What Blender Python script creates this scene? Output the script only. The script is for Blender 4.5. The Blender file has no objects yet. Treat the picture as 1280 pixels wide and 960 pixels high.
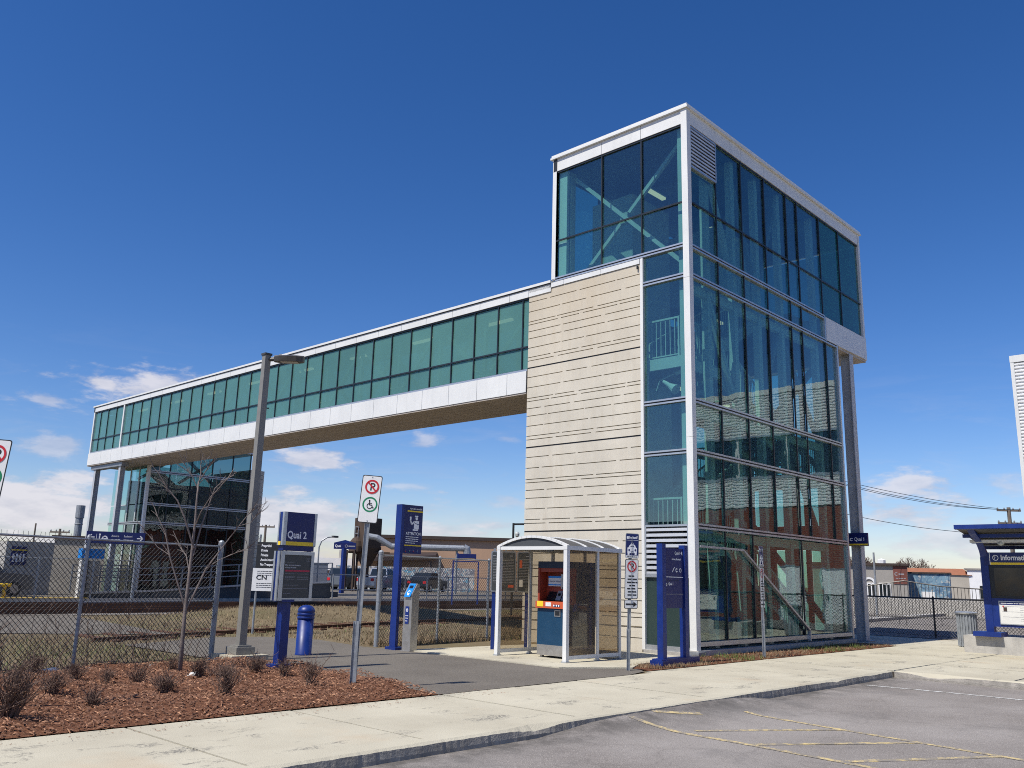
import bpy, math, random
from mathutils import Vector as V, Matrix
random.seed(7)
R = random.random
U = random.uniform
sc = bpy.context.scene
COL = sc.collection
rad = math.radians

# ------------------------------------------------------------------ materials
def mat(name):
    m = bpy.data.materials.new(name); m.use_nodes = True
    nt = m.node_tree; nt.nodes.clear()
    out = nt.nodes.new('ShaderNodeOutputMaterial')
    return m, nt, out

class N:
    """tiny node helper"""
    def __init__(s, nt): s.nt = nt
    def n(s, typ, **kw):
        nd = s.nt.nodes.new(typ)
        for k, v in kw.items(): setattr(nd, k, v)
        return nd
    def put(s, sock, val):
        if isinstance(val, bpy.types.NodeSocket): s.nt.links.new(val, sock)
        else: sock.default_value = val
    def math(s, op, a, b=None, c=None, clamp=False):
        nd = s.n('ShaderNodeMath', operation=op, use_clamp=clamp)
        s.put(nd.inputs[0], a)
        if b is not None: s.put(nd.inputs[1], b)
        if c is not None: s.put(nd.inputs[2], c)
        return nd.outputs[0]
    def vec(s, kind='Object'): return s.n('ShaderNodeTexCoord').outputs[kind]
    def pos(s): return s.n('ShaderNodeNewGeometry').outputs['Position']
    def sep(s, v):
        nd = s.n('ShaderNodeSeparateXYZ'); s.put(nd.inputs[0], v); return nd.outputs
    def comb(s, x, y, z):
        nd = s.n('ShaderNodeCombineXYZ')
        for i, q in enumerate((x, y, z)): s.put(nd.inputs[i], q)
        return nd.outputs[0]
    def scale(s, v, f):
        nd = s.n('ShaderNodeVectorMath', operation='MULTIPLY'); s.put(nd.inputs[0], v)
        nd.inputs[1].default_value = f if hasattr(f, '__len__') else (f, f, f)
        return nd.outputs[0]
    def noise(s, v, sc_, det=4, rough=.55, dist=0):
        nd = s.n('ShaderNodeTexNoise'); s.put(nd.inputs['Vector'], v)
        nd.inputs['Scale'].default_value = sc_; nd.inputs['Detail'].default_value = det
        nd.inputs['Roughness'].default_value = rough; nd.inputs['Distortion'].default_value = dist
        return nd.outputs['Fac']
    def ramp(s, f, stops):
        nd = s.n('ShaderNodeValToRGB'); s.put(nd.inputs[0], f)
        e = nd.color_ramp.elements
        while len(e) < len(stops): e.new(.5)
        for el, (p, c) in zip(e, stops):
            el.position = p; el.color = (c, c, c, 1) if not hasattr(c, '__len__') else (*c[:3], 1)
        return nd.outputs[0]
    def mix(s, f, a, b, mode='MIX'):
        nd = s.n('ShaderNodeMix', data_type='RGBA', blend_type=mode)
        s.put(nd.inputs[0], f)
        for i, q in ((6, a), (7, b)):
            s.put(nd.inputs[i], q if isinstance(q, bpy.types.NodeSocket) else (*q[:3], 1))
        return nd.outputs[2]
    def bump(s, h, strength=.3, dist=.02):
        nd = s.n('ShaderNodeBump'); s.put(nd.inputs['Height'], h)
        nd.inputs['Strength'].default_value = strength; nd.inputs['Distance'].default_value = dist
        return nd.outputs[0]

def pbr(name, col, rough=.6, metal=0., var=.12, vs=3., bump=0., bs=40., spec=.5, fn=None, emit=None, dirt=0.):
    """principled material with a mottled base colour and a little relief"""
    m, nt, out = mat(name); h = N(nt)
    b = h.n('ShaderNodeBsdfPrincipled'); nt.links.new(b.outputs[0], out.inputs[0])
    p = h.pos()
    n1 = h.noise(p, vs, 5, .6)
    k0 = tuple(c * (1 - var) for c in col); k1 = tuple(min(1, c * (1 + var)) for c in col)
    c = h.mix(h.ramp(n1, [(.3, 0), (.7, 1)]), k0, k1)
    if dirt:
        q = h.noise(h.scale(p, (2.5, 2.5, .35)), 2.2, 6, .65)
        c = h.mix(h.math('MULTIPLY', h.ramp(q, [(.5, 0), (.75, 1)]), dirt), c, tuple(x * .45 for x in col))
    if fn: c = fn(h, c, p)
    h.put(b.inputs['Base Color'], c)
    rr = h.math('ADD', h.math('MULTIPLY', h.math('SUBTRACT', n1, .5), .25), rough, clamp=True)
    h.put(b.inputs['Roughness'], rr)
    b.inputs['Metallic'].default_value = metal
    b.inputs['Specular IOR Level'].default_value = spec
    if bump: h.put(b.inputs['Normal'], h.bump(h.noise(p, bs, 4), bump, .02))
    if emit:
        b.inputs['Emission Color'].default_value = (*emit[:3], 1); b.inputs['Emission Strength'].default_value = emit[3]
    return m

def glass(name, tint, r0=.07, frit=0., fritcol=(.03, .2, .19), wav=.00035):
    """thin pane: tinted transparency, mirror reflection growing towards grazing angles, optional printed dots"""
    m, nt, out = mat(name); h = N(nt)
    g = h.n('ShaderNodeNewGeometry')
    dt = h.n('ShaderNodeVectorMath', operation='DOT_PRODUCT')
    nt.links.new(g.outputs['Normal'], dt.inputs[0]); nt.links.new(g.outputs['Incoming'], dt.inputs[1])
    c = h.math('ABSOLUTE', dt.outputs['Value'])
    k = h.math('POWER', h.math('SUBTRACT', 1, c, clamp=True), 5)
    fr = h.math('MULTIPLY_ADD', k, 1 - r0, r0, clamp=True)
    t = h.n('ShaderNodeBsdfTransparent'); t.inputs[0].default_value = (*tint, 1)
    base = t.outputs[0]
    if frit:
        d = h.n('ShaderNodeBsdfDiffuse')
        oi = h.n('ShaderNodeObjectInfo')
        vv = h.math('ADD', h.math('MULTIPLY', h.noise(g.outputs['Position'], .9, 4), .55), h.math('MULTIPLY', oi.outputs['Random'], .45))
        h.put(d.inputs[0], h.mix(vv, tuple(x * .78 for x in fritcol), tuple(x * 1.22 for x in fritcol)))
        mx = h.n('ShaderNodeMixShader'); mx.inputs[0].default_value = frit
        nt.links.new(base, mx.inputs[1]); nt.links.new(d.outputs[0], mx.inputs[2]); base = mx.outputs[0]
    gl = h.n('ShaderNodeBsdfGlossy'); gl.inputs['Roughness'].default_value = 0.0
    gl.inputs[0].default_value = (.95, .98, 1, 1)
    h.put(gl.inputs['Normal'], h.bump(h.noise(g.outputs['Position'], 1.1, 2), 1.0, wav * 10))
    mx = h.n('ShaderNodeMixShader'); h.put(mx.inputs[0], fr)
    nt.links.new(base, mx.inputs[1]); nt.links.new(gl.outputs[0], mx.inputs[2])
    nt.links.new(mx.outputs[0], out.inputs[0])
    return m

M = {}
M['white'] = pbr('white_aluminium_panel', (.71, .71, .68), .42, .0, .05, .7, dirt=.12)
M['alu'] = pbr('anodised_aluminium', (.5, .52, .53), .38, .65, .08, 2)
M['colsteel'] = pbr('painted_column_steel', (.46, .48, .50), .5, .1, .12, 3, dirt=.3)
M['galv'] = pbr('galvanised_steel', (.28, .30, .32), .5, .35, .2, 9, bump=.1)
M['darkmull'] = pbr('dark_mullion', (.028, .034, .04), .4, .3, .1)
M['paintw'] = pbr('white_structural_paint', (.46, .49, .48), .5, 0, .05, 2)
M['intgrey'] = pbr('interior_grey', (.13, .14, .145), .7, 0, .08, 2)
M['intmid'] = pbr('lift_shaft_cladding', (.34, .37, .36), .6, 0, .06, 2)
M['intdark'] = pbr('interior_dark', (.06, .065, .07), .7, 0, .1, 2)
M['louver'] = pbr('louver_blade', (.62, .63, .64), .45, .3, .06, 2)
M['black'] = pbr('near_black', (.015, .016, .018), .5, 0, .1)
M['greenpanel'] = pbr('dark_green_panel', (.035, .06, .055), .35, .2, .08, 1)
M['blue'] = pbr('royal_blue_paint', (.004, .024, .17), .42, 0, .16, 5, dirt=.35)
M['navy'] = pbr('navy_sign_face', (.006, .014, .11), .4, 0, .08, 4)
M['yellow'] = pbr('yellow_stripe', (.85, .6, .03), .5, 0, .06)
M['signw'] = pbr('white_sign_face', (.74, .74, .72), .45, 0, .05, 6)
M['red'] = pbr('sign_red', (.5, .012, .02), .45, 0, .05)
M['green'] = pbr('sign_green', (.005, .2, .08), .45, 0, .05)
M['pink'] = pbr('sign_pink', (.5, .03, .07), .45, 0, .05)
M['litw'] = pbr('white_lettering', (.88, .88, .88), .5, 0, .02)
M['grey_txt'] = pbr('grey_lettering', (.3, .3, .31), .5, 0, .02)
M['lampgrey'] = pbr('taupe_lamp_paint', (.23, .22, .195), .5, .1, .1, 5)
M['lampdark'] = pbr('dark_lamp_paint', (.07, .065, .058), .45, .2, .1, 5)
M['steel'] = pbr('brushed_stainless', (.42, .40, .37), .4, .7, .1, 8)
M['smoke'] = glass('smoked_acrylic', (.84, .79, .71), .045, .12, (.42, .35, .26))
M['farglass'] = glass('dark_tower_glass', (.45, .58, .57), .045)
M['machblue'] = pbr('machine_blue', (.01, .052, .11), .42, .1, .08, 5)
M['machnavy'] = pbr('machine_navy', (.01, .02, .045), .42, .1, .08, 5)
M['orange'] = pbr('machine_orange', (.55, .1, .035), .45, 0, .06)
M['machred'] = pbr('machine_red_recess', (.3, .05, .025), .5, 0, .06)
M['screen'] = pbr('dark_screen', (.012, .014, .017), .12, 0, .1)
M['cyan'] = pbr('reader_blue', (.01, .22, .62), .4, 0, .05)
M['conc'] = pbr('cast_concrete', (.42, .40, .36), .85, 0, .16, 4, bump=.25, bs=60, dirt=.35)
M['kerbface'] = pbr('weathered_shaded_kerb_face', (.30, .275, .235), .95, 0, .3, 5, bump=.6, bs=40, dirt=.5)  # kerb grime, plus the shade of the upright face darkened into the colour
M['soil'] = pbr('joint_soil', (.055, .046, .038), .95, 0, .3, 12)
M['soffit'] = pbr('soffit_plank', (.44, .385, .32), .6, 0, .1, 2)
M['rust'] = pbr('rusty_steel', (.11, .05, .025), .85, .2, .3, 6, bump=.3)
M['bark'] = pbr('young_tree_bark', (.165, .135, .12), .8, 0, .25, 12, bump=.3)
M['twig'] = pbr('dry_twig', (.135, .085, .062), .85, 0, .3, 20)
M['wood'] = pbr('weathered_pole_wood', (.16, .13, .1), .85, 0, .2, 5)
M['rock'] = pbr('pale_rock', (.6, .59, .56), .85, 0, .15, 8, bump=.4, bs=20)
M['tan'] = pbr('tan_cladding', (.46, .29, .18), .7, 0, .08, .5)
M['brown'] = pbr('dark_brown_paint', (.05, .032, .025), .7, 0, .2, 2)
M['silo'] = pbr('rusted_hopper', (.075, .05, .035), .8, .2, .35, 1.2)
M['greywall'] = pbr('grey_render', (.3, .28, .25), .8, 0, .12, .8)
M['beigewall'] = pbr('beige_concrete_wall', (.42, .38, .31), .85, 0, .1, .6)
M['redbox'] = pbr('oxide_red_container', (.16, .05, .035), .7, 0, .15, 2)
M['white_wall'] = pbr('white_wall', (.75, .75, .74), .7, 0, .05)
M['orangeroof'] = pbr('orange_roof', (.33, .13, .06), .7, 0, .1)
M['yellowpaint'] = pbr('safety_yellow', (.7, .45, .02), .55, 0, .1, 6)
M['carglass'] = pbr('car_glass', (.015, .02, .024), .1, 0, .05)
M['tyre'] = pbr('tyre_rubber', (.02, .02, .02), .8, 0, .1)
M['rim'] = pbr('alloy_rim', (.4, .4, .41), .35, .8, .05)
M['cardark'] = pbr('dark_car_paint', (.02, .024, .03), .25, .3, .05)
M['carsilver'] = pbr('silver_car_paint', (.45, .46, .48), .28, .5, .05)
M['carblack'] = pbr('black_car_paint', (.012, .012, .014), .25, .3, .05)
M['cargrey'] = pbr('grey_car_paint', (.14, .15, .16), .28, .4, .05)
M['lampglow'] = pbr('fluorescent_tube_cover', (.8, .75, .6), .5, 0, .02, emit=(1, .86, .55, .55))
M['lens'] = pbr('lamp_lens', (.45, .44, .4), .3, 0, .05)
M['fencew'] = pbr('galvanised_wire', (.065, .065, .065), .7, 0, .2, 9)
M['blackwire'] = pbr('black_vinyl_wire', (.014, .015, .016), .5, 0, .1)
M['clear'] = glass('tinted_clear_glass', (.68, .86, .82), .10)
M['frit'] = glass('teal_printed_glass', (.64, .82, .79), .035, .48, (.15, .335, .30))
M['fritshade'] = glass('teal_printed_glass_shaded', (.35, .62, .62), .05, .5, (.025, .15, .14))  # darker copy of the teal printed glass, shade put into its colour
M['windowdark'] = glass('dark_window_glass', (.25, .3, .32), .1)
M['paper'] = pbr('poster_paper', (.7, .69, .64), .6, 0, .04)
M['poster'] = pbr('dark_poster', (.055, .06, .06), .4, 0, .1)
M['straw'] = pbr('dry_grass_blade', (.25, .18, .10), .8, 0, .35, 3)
M['sprout'] = pbr('fresh_grass_blade', (.11, .15, .035), .8, 0, .35, 3)
M['chip'] = pbr('cedar_mulch_chip', (.195, .092, .05), .85, 0, .5, 14)
M['chip2'] = pbr('pale_mulch_chip', (.42, .22, .12), .85, 0, .35, 14)
M['polycarb'] = pbr('grey_polycarbonate', (.075, .073, .07), .65, 0, .08)

def precast(h, c, p):
    # rain streaks and faint mottling of sand-coloured precast
    s = h.noise(h.scale(p, (3, 3, .25)), 1.6, 6, .65)
    c = h.mix(h.math('MULTIPLY', h.ramp(s, [(.48, 0), (.8, 1)]), .30), c, (.40, .32, .21))
    zz = h.math('MULTIPLY', h.math('SUBTRACT', h.sep(p)[2], 6.6), .33, clamp=True)
    c = h.mix(h.math('MULTIPLY', zz, h.math('MULTIPLY', h.noise(h.scale(p, (1.5, 1.5, .5)), 1.0, 4), .6)), c, (.50, .38, .23))
    f = h.noise(p, 70, 3)
    return h.mix(h.math('MULTIPLY', h.ramp(f, [(.62, 0), (.7, 1)]), .25), c, (.30, .25, .18))
M['precast'] = pbr('sand_precast_concrete', (.585, .54, .445), .85, 0, .09, .8, bump=.15, bs=90, fn=precast)

def brick(h, c, p):
    s = h.sep(p)
    b = h.n('ShaderNodeTexBrick')
    h.put(b.inputs['Vector'], h.comb(h.math('ADD', s[1], s[0]), s[2], 0))
    b.inputs['Color1'].default_value = (.24, .055, .032, 1); b.inputs['Color2'].default_value = (.17, .04, .026, 1)
    b.inputs['Mortar'].default_value = (.22, .14, .11, 1)
    b.inputs['Scale'].default_value = 1; b.inputs['Mortar Size'].default_value = .008
    b.inputs['Brick Width'].default_value = .25; b.inputs['Row Height'].default_value = .085
    return h.mix(.15, b.outputs[0], c)
M['brick'] = pbr('red_brick', (.24, .06, .035), .85, 0, .1, 1, fn=brick)

def mural(h, c, p):
    a = h.noise(h.scale(p, (1, 1, 1.4)), .9, 5, .7, 1.5)
    b = h.noise(p, 2.3, 4, .7, 2)
    c = h.mix(h.ramp(a, [(.4, 0), (.55, 1)]), (.06, .13, .23), (.18, .30, .38))
    return h.mix(h.ramp(b, [(.56, 0), (.6, 1)]), c, (.4, .42, .41))
M['mural'] = pbr('blue_sprayed_wall', (.1, .2, .35), .8, fn=mural)
def graff(h, c, p):
    a = h.noise(h.scale(p, (1, 1, .7)), 1.3, 3, .6, 2.5)
    b = h.noise(p, .9, 3, .7, 3)
    c = h.mix(h.ramp(a, [(.45, 0), (.5, 1)]), (.5, .47, .42), (.2, .2, .22))
    c = h.mix(h.ramp(b, [(.56, 0), (.6, 1)]), c, (.12, .36, .5))
    return h.mix(h.ramp(h.noise(p, 2.1, 2, .5, 3), [(.6, 0), (.62, 1)]), c, (.68, .68, .66))
M['graffiti'] = pbr('graffiti_wall', (.4, .38, .34), .8, fn=graff)

def walk(h, c, p):
    s = h.sep(p)
    # broad tone, fine grit, dark spalled patches; the joints are cut into the slabs themselves
    t = h.noise(p, .55, 5, .6)
    c = h.mix(h.ramp(t, [(.35, 0), (.65, 1)]), (.44, .402, .305), (.535, .495, .38))
    w = h.noise(h.scale(p, (1, 1.8, 1)), 1.05, 8, .72, .3)
    g = h.noise(p, 26, 3, .7)
    pm = h.math('MULTIPLY', h.ramp(w, [(.555, 0), (.64, 1)]), h.ramp(g, [(.46, 0), (.54, 1)]))
    c = h.mix(h.math('MULTIPLY', pm, .85), c, (.12, .115, .105))
    fl = h.noise(p, 120, 2, .6)
    c = h.mix(h.math('MULTIPLY', h.ramp(fl, [(.62, 0), (.72, 1)]), .5), c, (.2, .18, .15))
    r = h.noise(p, .8, 3, .5)
    return h.mix(h.math('MULTIPLY', h.ramp(r, [(.62, 0), (.75, 1)]), .25), c, (.5, .33, .18))
M['walk'] = pbr('sidewalk_concrete', (.5, .45, .36), .9, 0, .1, 1, bump=.35, bs=70, fn=walk, spec=.2)
def asph(dark, light, crack=.6):
    def f(h, c, p):
        t = h.noise(p, .45, 6, .6)
        c = h.mix(h.ramp(t, [(.35, 0), (.65, 1)]), dark, light)
        g = h.noise(p, 95, 2, .7)
        c = h.mix(h.math('MULTIPLY', h.ramp(g, [(.55, 0), (.68, 1)]), .55), c, tuple(min(1, x * 2.3) for x in light))
        g2 = h.noise(p, 60, 2, .7)
        c = h.mix(h.math('MULTIPLY', h.ramp(g2, [(.58, 0), (.68, 1)]), .6), c, tuple(x * .4 for x in dark))
        v = h.n('ShaderNodeTexVoronoi', feature='DISTANCE_TO_EDGE')
        n3 = h.n('ShaderNodeTexNoise'); h.put(n3.inputs['Vector'], p); n3.inputs['Scale'].default_value = 1.5
        ad = h.n('ShaderNodeVectorMath', operation='MULTIPLY_ADD')
        h.put(ad.inputs[0], n3.outputs['Color']); ad.inputs[1].default_value = (.9, .9, .9); h.put(ad.inputs[2], p)
        h.put(v.inputs['Vector'], ad.outputs[0]); v.inputs['Scale'].default_value = .33
        if crack:
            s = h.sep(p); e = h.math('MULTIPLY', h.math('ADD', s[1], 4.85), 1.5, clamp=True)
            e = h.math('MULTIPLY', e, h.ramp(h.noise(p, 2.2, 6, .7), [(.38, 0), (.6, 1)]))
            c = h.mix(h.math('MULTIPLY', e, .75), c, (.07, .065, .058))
            st = h.ramp(h.noise(p, .55, 5, .6, .5), [(.58, 0), (.7, 1)])
            c = h.mix(h.math('MULTIPLY', st, .35), c, (.11, .105, .1))
        ck = h.math('MULTIPLY', h.ramp(v.outputs['Distance'], [(0, 1), (.012, 0)]), crack)
        return h.mix(ck, c, tuple(x * .35 for x in dark))
    return f
M['lot'] = pbr('worn_parking_asphalt', (.16, .155, .15), .9, 0, .1, 1, bump=.5, bs=90, fn=asph((.20, .178, .158), (.285, .26, .235), .16), spec=.25)
M['path'] = pbr('path_asphalt', (.1, .095, .09), .9, 0, .1, 1, bump=.5, bs=110, fn=asph((.122, .107, .088), (.165, .147, .122), .0), spec=.25)
def mulchf(h, c, p):
    a = h.noise(p, 22, 5, .75, 1)
    c = h.mix(h.ramp(a, [(.35, 0), (.65, 1)]), (.06, .03, .02), (.21, .092, .05))
    return h.mix(h.math('MULTIPLY', h.ramp(h.noise(p, 55, 3), [(.6, 0), (.68, 1)]), .7), c, (.4, .22, .12))
M['mulch'] = pbr('cedar_mulch', (.18, .07, .04), .95, 0, .2, 2, bump=1.0, bs=45, fn=mulchf, spec=.1)
def groundf(h, c, p):
    a = h.noise(p, .35, 6, .65)
    c = h.mix(h.ramp(a, [(.38, 0), (.62, 1)]), (.14, .11, .066), (.21, .165, .10))
    g = h.noise(p, 9, 6, .75)
    c = h.mix(h.math('MULTIPLY', h.ramp(g, [(.4, 0), (.6, 1)]), .6), c, (.13, .1, .055))
    l = h.noise(p, 30, 3, .7)
    c = h.mix(h.math('MULTIPLY', h.ramp(l, [(.66, 0), (.7, 1)]), .8), c, (.5, .46, .38))
    return h.mix(h.math('MULTIPLY', h.ramp(h.noise(p, .22, 4), [(.5, 0), (.62, 1)]), .45), c, (.12, .125, .05))
M['ground'] = pbr('dry_grass_and_dirt', (.2, .16, .1), .95, 0, .1, 1, bump=.8, bs=14, fn=groundf, spec=.1)
def gravf(h, c, p):
    v = h.n('ShaderNodeTexVoronoi'); h.put(v.inputs['Vector'], p); v.inputs['Scale'].default_value = 14
    s = h.sep(v.outputs['Color'])
    return h.mix(s[0], (.11, .1, .09), (.34, .31, .28))
M['gravel'] = pbr('track_ballast', (.24, .22, .2), .95, 0, .15, .6, bump=.6, bs=30, fn=gravf, spec=.15)
def paintf(col, wear, dark):
    def f(h, c, p):
        a = h.noise(p, 7, 6, .75); b = h.noise(p, 60, 2, .6)
        k = h.math('ADD', h.math('MULTIPLY', a, .7), h.math('MULTIPLY', b, .3))
        return h.mix(h.ramp(k, [(wear - .05, 0), (wear + .05, 1)]), col, dark)
    return f
M['yline'] = pbr('worn_yellow_marking', (.6, .42, .12), .85, 0, .1, 2, fn=paintf((.60, .47, .22), .475, (.24, .215, .18)), spec=.2)
M['wline'] = pbr('worn_white_marking', (.6, .6, .58), .85, 0, .1, 2, fn=paintf((.6, .6, .57), .52, (.24, .215, .18)), spec=.2)

# ------------------------------------------------------------------ mesh builder
class MB:
    def __init__(s): s.v = []; s.f = []; s.m = []; s.mats = []
    def mi(s, m):
        m = M[m] if isinstance(m, str) else m
        if m not in s.mats: s.mats.append(m)
        return s.mats.index(m)
    def add(s, vs, fs, m):
        o = len(s.v); k = s.mi(m)
        s.v += [tuple(q) for q in vs]
        for f in fs: s.f.append(tuple(i + o for i in f)); s.m.append(k)
        return s
    def hexa(s, p, m):   # 8 corners: bottom 0-3 ccw, top 4-7
        return s.add(p, [(3, 2, 1, 0), (4, 5, 6, 7), (0, 1, 5, 4), (1, 2, 6, 5), (2, 3, 7, 6), (3, 0, 4, 7)], m)
    def box(s, x0, y0, z0, x1, y1, z1, m):
        if x0 > x1: x0, x1 = x1, x0
        if y0 > y1: y0, y1 = y1, y0
        if z0 > z1: z0, z1 = z1, z0
        return s.hexa([(x0, y0, z0), (x1, y0, z0), (x1, y1, z0), (x0, y1, z0), (x0, y0, z1), (x1, y0, z1), (x1, y1, z1), (x0, y1, z1)], m)
    def bar(s, a, b, w, hgt, m, up=(0, 0, 1)):   # rectangular bar from a to b
        a = V(a); b = V(b); d = (b - a).normalized(); upv = V(up)
        if abs(d.dot(upv)) > .98: upv = V((0, 1, 0))
        r = d.cross(upv).normalized() * (w / 2); u = r.cross(d).normalized() * (hgt / 2)
        return s.hexa([a - r - u, a + r - u, b + r - u, b - r - u, a - r + u, a + r + u, b + r + u, b - r + u], m)
    def tube(s, pts, r, m, n=8, cap=True):
        pts = [V(p) for p in pts]; k = len(pts)
        rs = r if hasattr(r, '__len__') else [r] * k
        vs = []; prev = None
        for i, p in enumerate(pts):
            d = ((pts[i + 1] if i < k - 1 else p) - (pts[i - 1] if i else p)).normalized()
            if prev is None:
                x = d.cross(V((0, 0, 1)) if abs(d.z) < .9 else V((1, 0, 0))).normalized()
            else: x = (prev - d * prev.dot(d)).normalized()
            prev = x; y = d.cross(x)
            for j in range(n):
                a = 2 * math.pi * j / n
                vs.append(p + (x * math.cos(a) + y * math.sin(a)) * rs[i])
        fs = [(i * n + j, i * n + (j + 1) % n, (i + 1) * n + (j + 1) % n, (i + 1) * n + j) for i in range(k - 1) for j in range(n)]
        if cap: fs += [tuple(range(n - 1, -1, -1)), tuple(range((k - 1) * n, k * n))]
        return s.add(vs, fs, m)
    def lathe(s, c, prof, m, n=20):
        c = V(c)
        vs = [c + V((r * math.cos(2 * math.pi * j / n), r * math.sin(2 * math.pi * j / n), z)) for r, z in prof for j in range(n)]
        k = len(prof)
        fs = [(i * n + j, i * n + (j + 1) % n, (i + 1) * n + (j + 1) % n, (i + 1) * n + j) for i in range(k - 1) for j in range(n)]
        fs += [tuple(range(n - 1, -1, -1)), tuple(range((k - 1) * n, k * n))]
        return s.add(vs, fs, m)
    def prism(s, poly, ext, m):   # polygon (ccw seen against ext) extruded
        e = V(ext); a = [V(p) for p in poly]; n = len(a)
        return s.add(a + [p + e for p in a], [tuple(range(n - 1, -1, -1)), tuple(range(n, 2 * n))] + [(i, (i + 1) % n, n + (i + 1) % n, n + i) for i in range(n)], m)
    def poly(s, pts, m): return s.add(pts, [tuple(range(len(pts)))], m)
    def build(s, name, parent=None, origin=None, smooth=False):
        me = bpy.data.meshes.new(name)
        o0 = V(origin) if origin is not None else V((0, 0, 0))
        if parent is not None:
            q = parent
            while q is not None: o0 = o0 + q.location; q = q.parent
        me.from_pydata([(a[0] - o0.x, a[1] - o0.y, a[2] - o0.z) for a in s.v], [], s.f)
        for m in s.mats: me.materials.append(m)
        me.polygons.foreach_set('material_index', s.m)
        if smooth: me.polygons.foreach_set('use_smooth', [True] * len(s.f))
        me.update()
        o = bpy.data.objects.new(name, me); COL.objects.link(o)
        if parent is not None: o.parent = parent
        elif origin is not None: o.location = origin
        return o

def tag(o, label=None, cat=None, group=None, kind=None):
    if label: o['label'] = label
    if cat: o['category'] = cat
    if group: o['group'] = group
    if kind: o['kind'] = kind
    return o
def thing(name, label, cat, loc=(0, 0, 0), group=None):
    o = bpy.data.objects.new(name, None); COL.objects.link(o); o.location = loc
    o.empty_display_size = .2
    return tag(o, label, cat, group)
def part(name, parent, fn, smooth=False):
    b = MB(); fn(b); return b.build(name, parent, smooth=smooth)
def dup(root, loc, label=None, rz=0, group=None, sc_=None):
    r = root.copy(); COL.objects.link(r); r.location = loc; r.rotation_euler = (0, 0, rz)
    if sc_: r.scale = (sc_, sc_, sc_)
    if label: r['label'] = label
    if group: r['group'] = group
    for ch in list(root.children):
        c = ch.copy(); COL.objects.link(c); c.parent = r
        for g in list(ch.children):
            d = g.copy(); COL.objects.link(d); d.parent = c
    return r

# lettering: the built-in font turned into flat mesh
_tc = {}
def glyphs(txt, off=0.):
    key = (txt, off)
    if key not in _tc:
        cu = bpy.data.curves.new('t', 'FONT'); cu.body = txt; cu.size = 1; cu.resolution_u = 3; cu.offset = off
        o = bpy.data.objects.new('t', cu); COL.objects.link(o)
        bpy.context.view_layer.update()
        me = o.evaluated_get(bpy.context.evaluated_depsgraph_get()).to_mesh()
        _tc[key] = ([tuple(v.co) for v in me.vertices], [tuple(p.vertices) for p in me.polygons])
        bpy.data.objects.remove(o); bpy.data.curves.remove(cu)
    return _tc[key]
class Fr:
    """a flat frame: origin, right, up, and normal pointing to the viewer"""
    def __init__(s, o, r, u=(0, 0, 1)):
        s.o = V(o); s.r = V(r).normalized(); s.u = V(u).normalized(); s.n = s.r.cross(s.u)
    def p(s, a, b, c=0): return s.o + s.r * a + s.u * b + s.n * c
    def box(s, mb, a0, b0, c0, a1, b1, c1, m):
        # corners seen so that the outside faces out
        P = s.p
        return mb.hexa([P(a0, b0, c1), P(a1, b0, c1), P(a1, b0, c0), P(a0, b0, c0), P(a0, b1, c1), P(a1, b1, c1), P(a1, b1, c0), P(a0, b1, c0)], m)
    def text(s, mb, txt, a, b, h, m, c=.004, sx=1., align='l', bold=0):
        vs, fs = glyphs(txt, .022 if bold else 0.)
        if not vs: return
        w = max(v[0] for v in vs); off = {'l': 0, 'c': -w / 2, 'r': -w}[align]
        mb.add([s.p(a + (v[0] + off) * h * 1.35 * sx, b + v[1] * h * 1.35, c) for v in vs], fs, m)
    def ring(s, mb, a, b, r0, r1, m, c=.004, n=32, a0=0, a1=360):
        vs = []; full = abs(a1 - a0) >= 360; k = n if full else n + 1
        for i in range(k):
            t = rad(a0 + (a1 - a0) * i / n)
            vs += [s.p(a + r0 * math.cos(t), b + r0 * math.sin(t), c), s.p(a + r1 * math.cos(t), b + r1 * math.sin(t), c)]
        fs = [(2 * i, 2 * i + 1, 2 * ((i + 1) % k) + 1, 2 * ((i + 1) % k)) for i in range(n)]
        mb.add(vs, fs, m)
    def disc(s, mb, a, b, r, m, c=.004, n=20):
        mb.poly([s.p(a + r * math.cos(2 * math.pi * i / n), b + r * math.sin(2 * math.pi * i / n), c) for i in range(n)], m)
    def line(s, mb, a0, b0, a1, b1, w, m, c=.004):
        d = V((a1 - a0, b1 - b0, 0)).normalized(); q = V((-d.y, d.x, 0)) * (w / 2)
        mb.poly([s.p(a0 + x, b0 + y, c) if k == 0 else s.p(a1 + x, b1 + y, c) for k, x, y in ((0, -q.x, -q.y), (1, -q.x, -q.y), (1, q.x, q.y), (0, q.x, q.y))], m)
    def rpoly(s, a0, b0, a1, b1, r, c, n=5):
        out = []
        for (x, y, t) in ((a1 - r, b0 + r, -90), (a1 - r, b1 - r, 0), (a0 + r, b1 - r, 90), (a0 + r, b0 + r, 180)):
            for i in range(n + 1):
                q = rad(t + 90 * i / n); out.append(s.p(x + r * math.cos(q), y + r * math.sin(q), c))
        return out
    def words(s, mb, a0, a1, b, h, m, c=.004, seed=1, gap=.5):
        """a line of print too small to read: word-long dashes"""
        rr = random.Random(seed); x = a0
        while x < a1 - h:
            w = min(rr.uniform(1.2, 4.5) * h, a1 - x)
            s.line(mb, x, b, x + w, b, h * .62, m, c); x += w + h * gap

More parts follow.
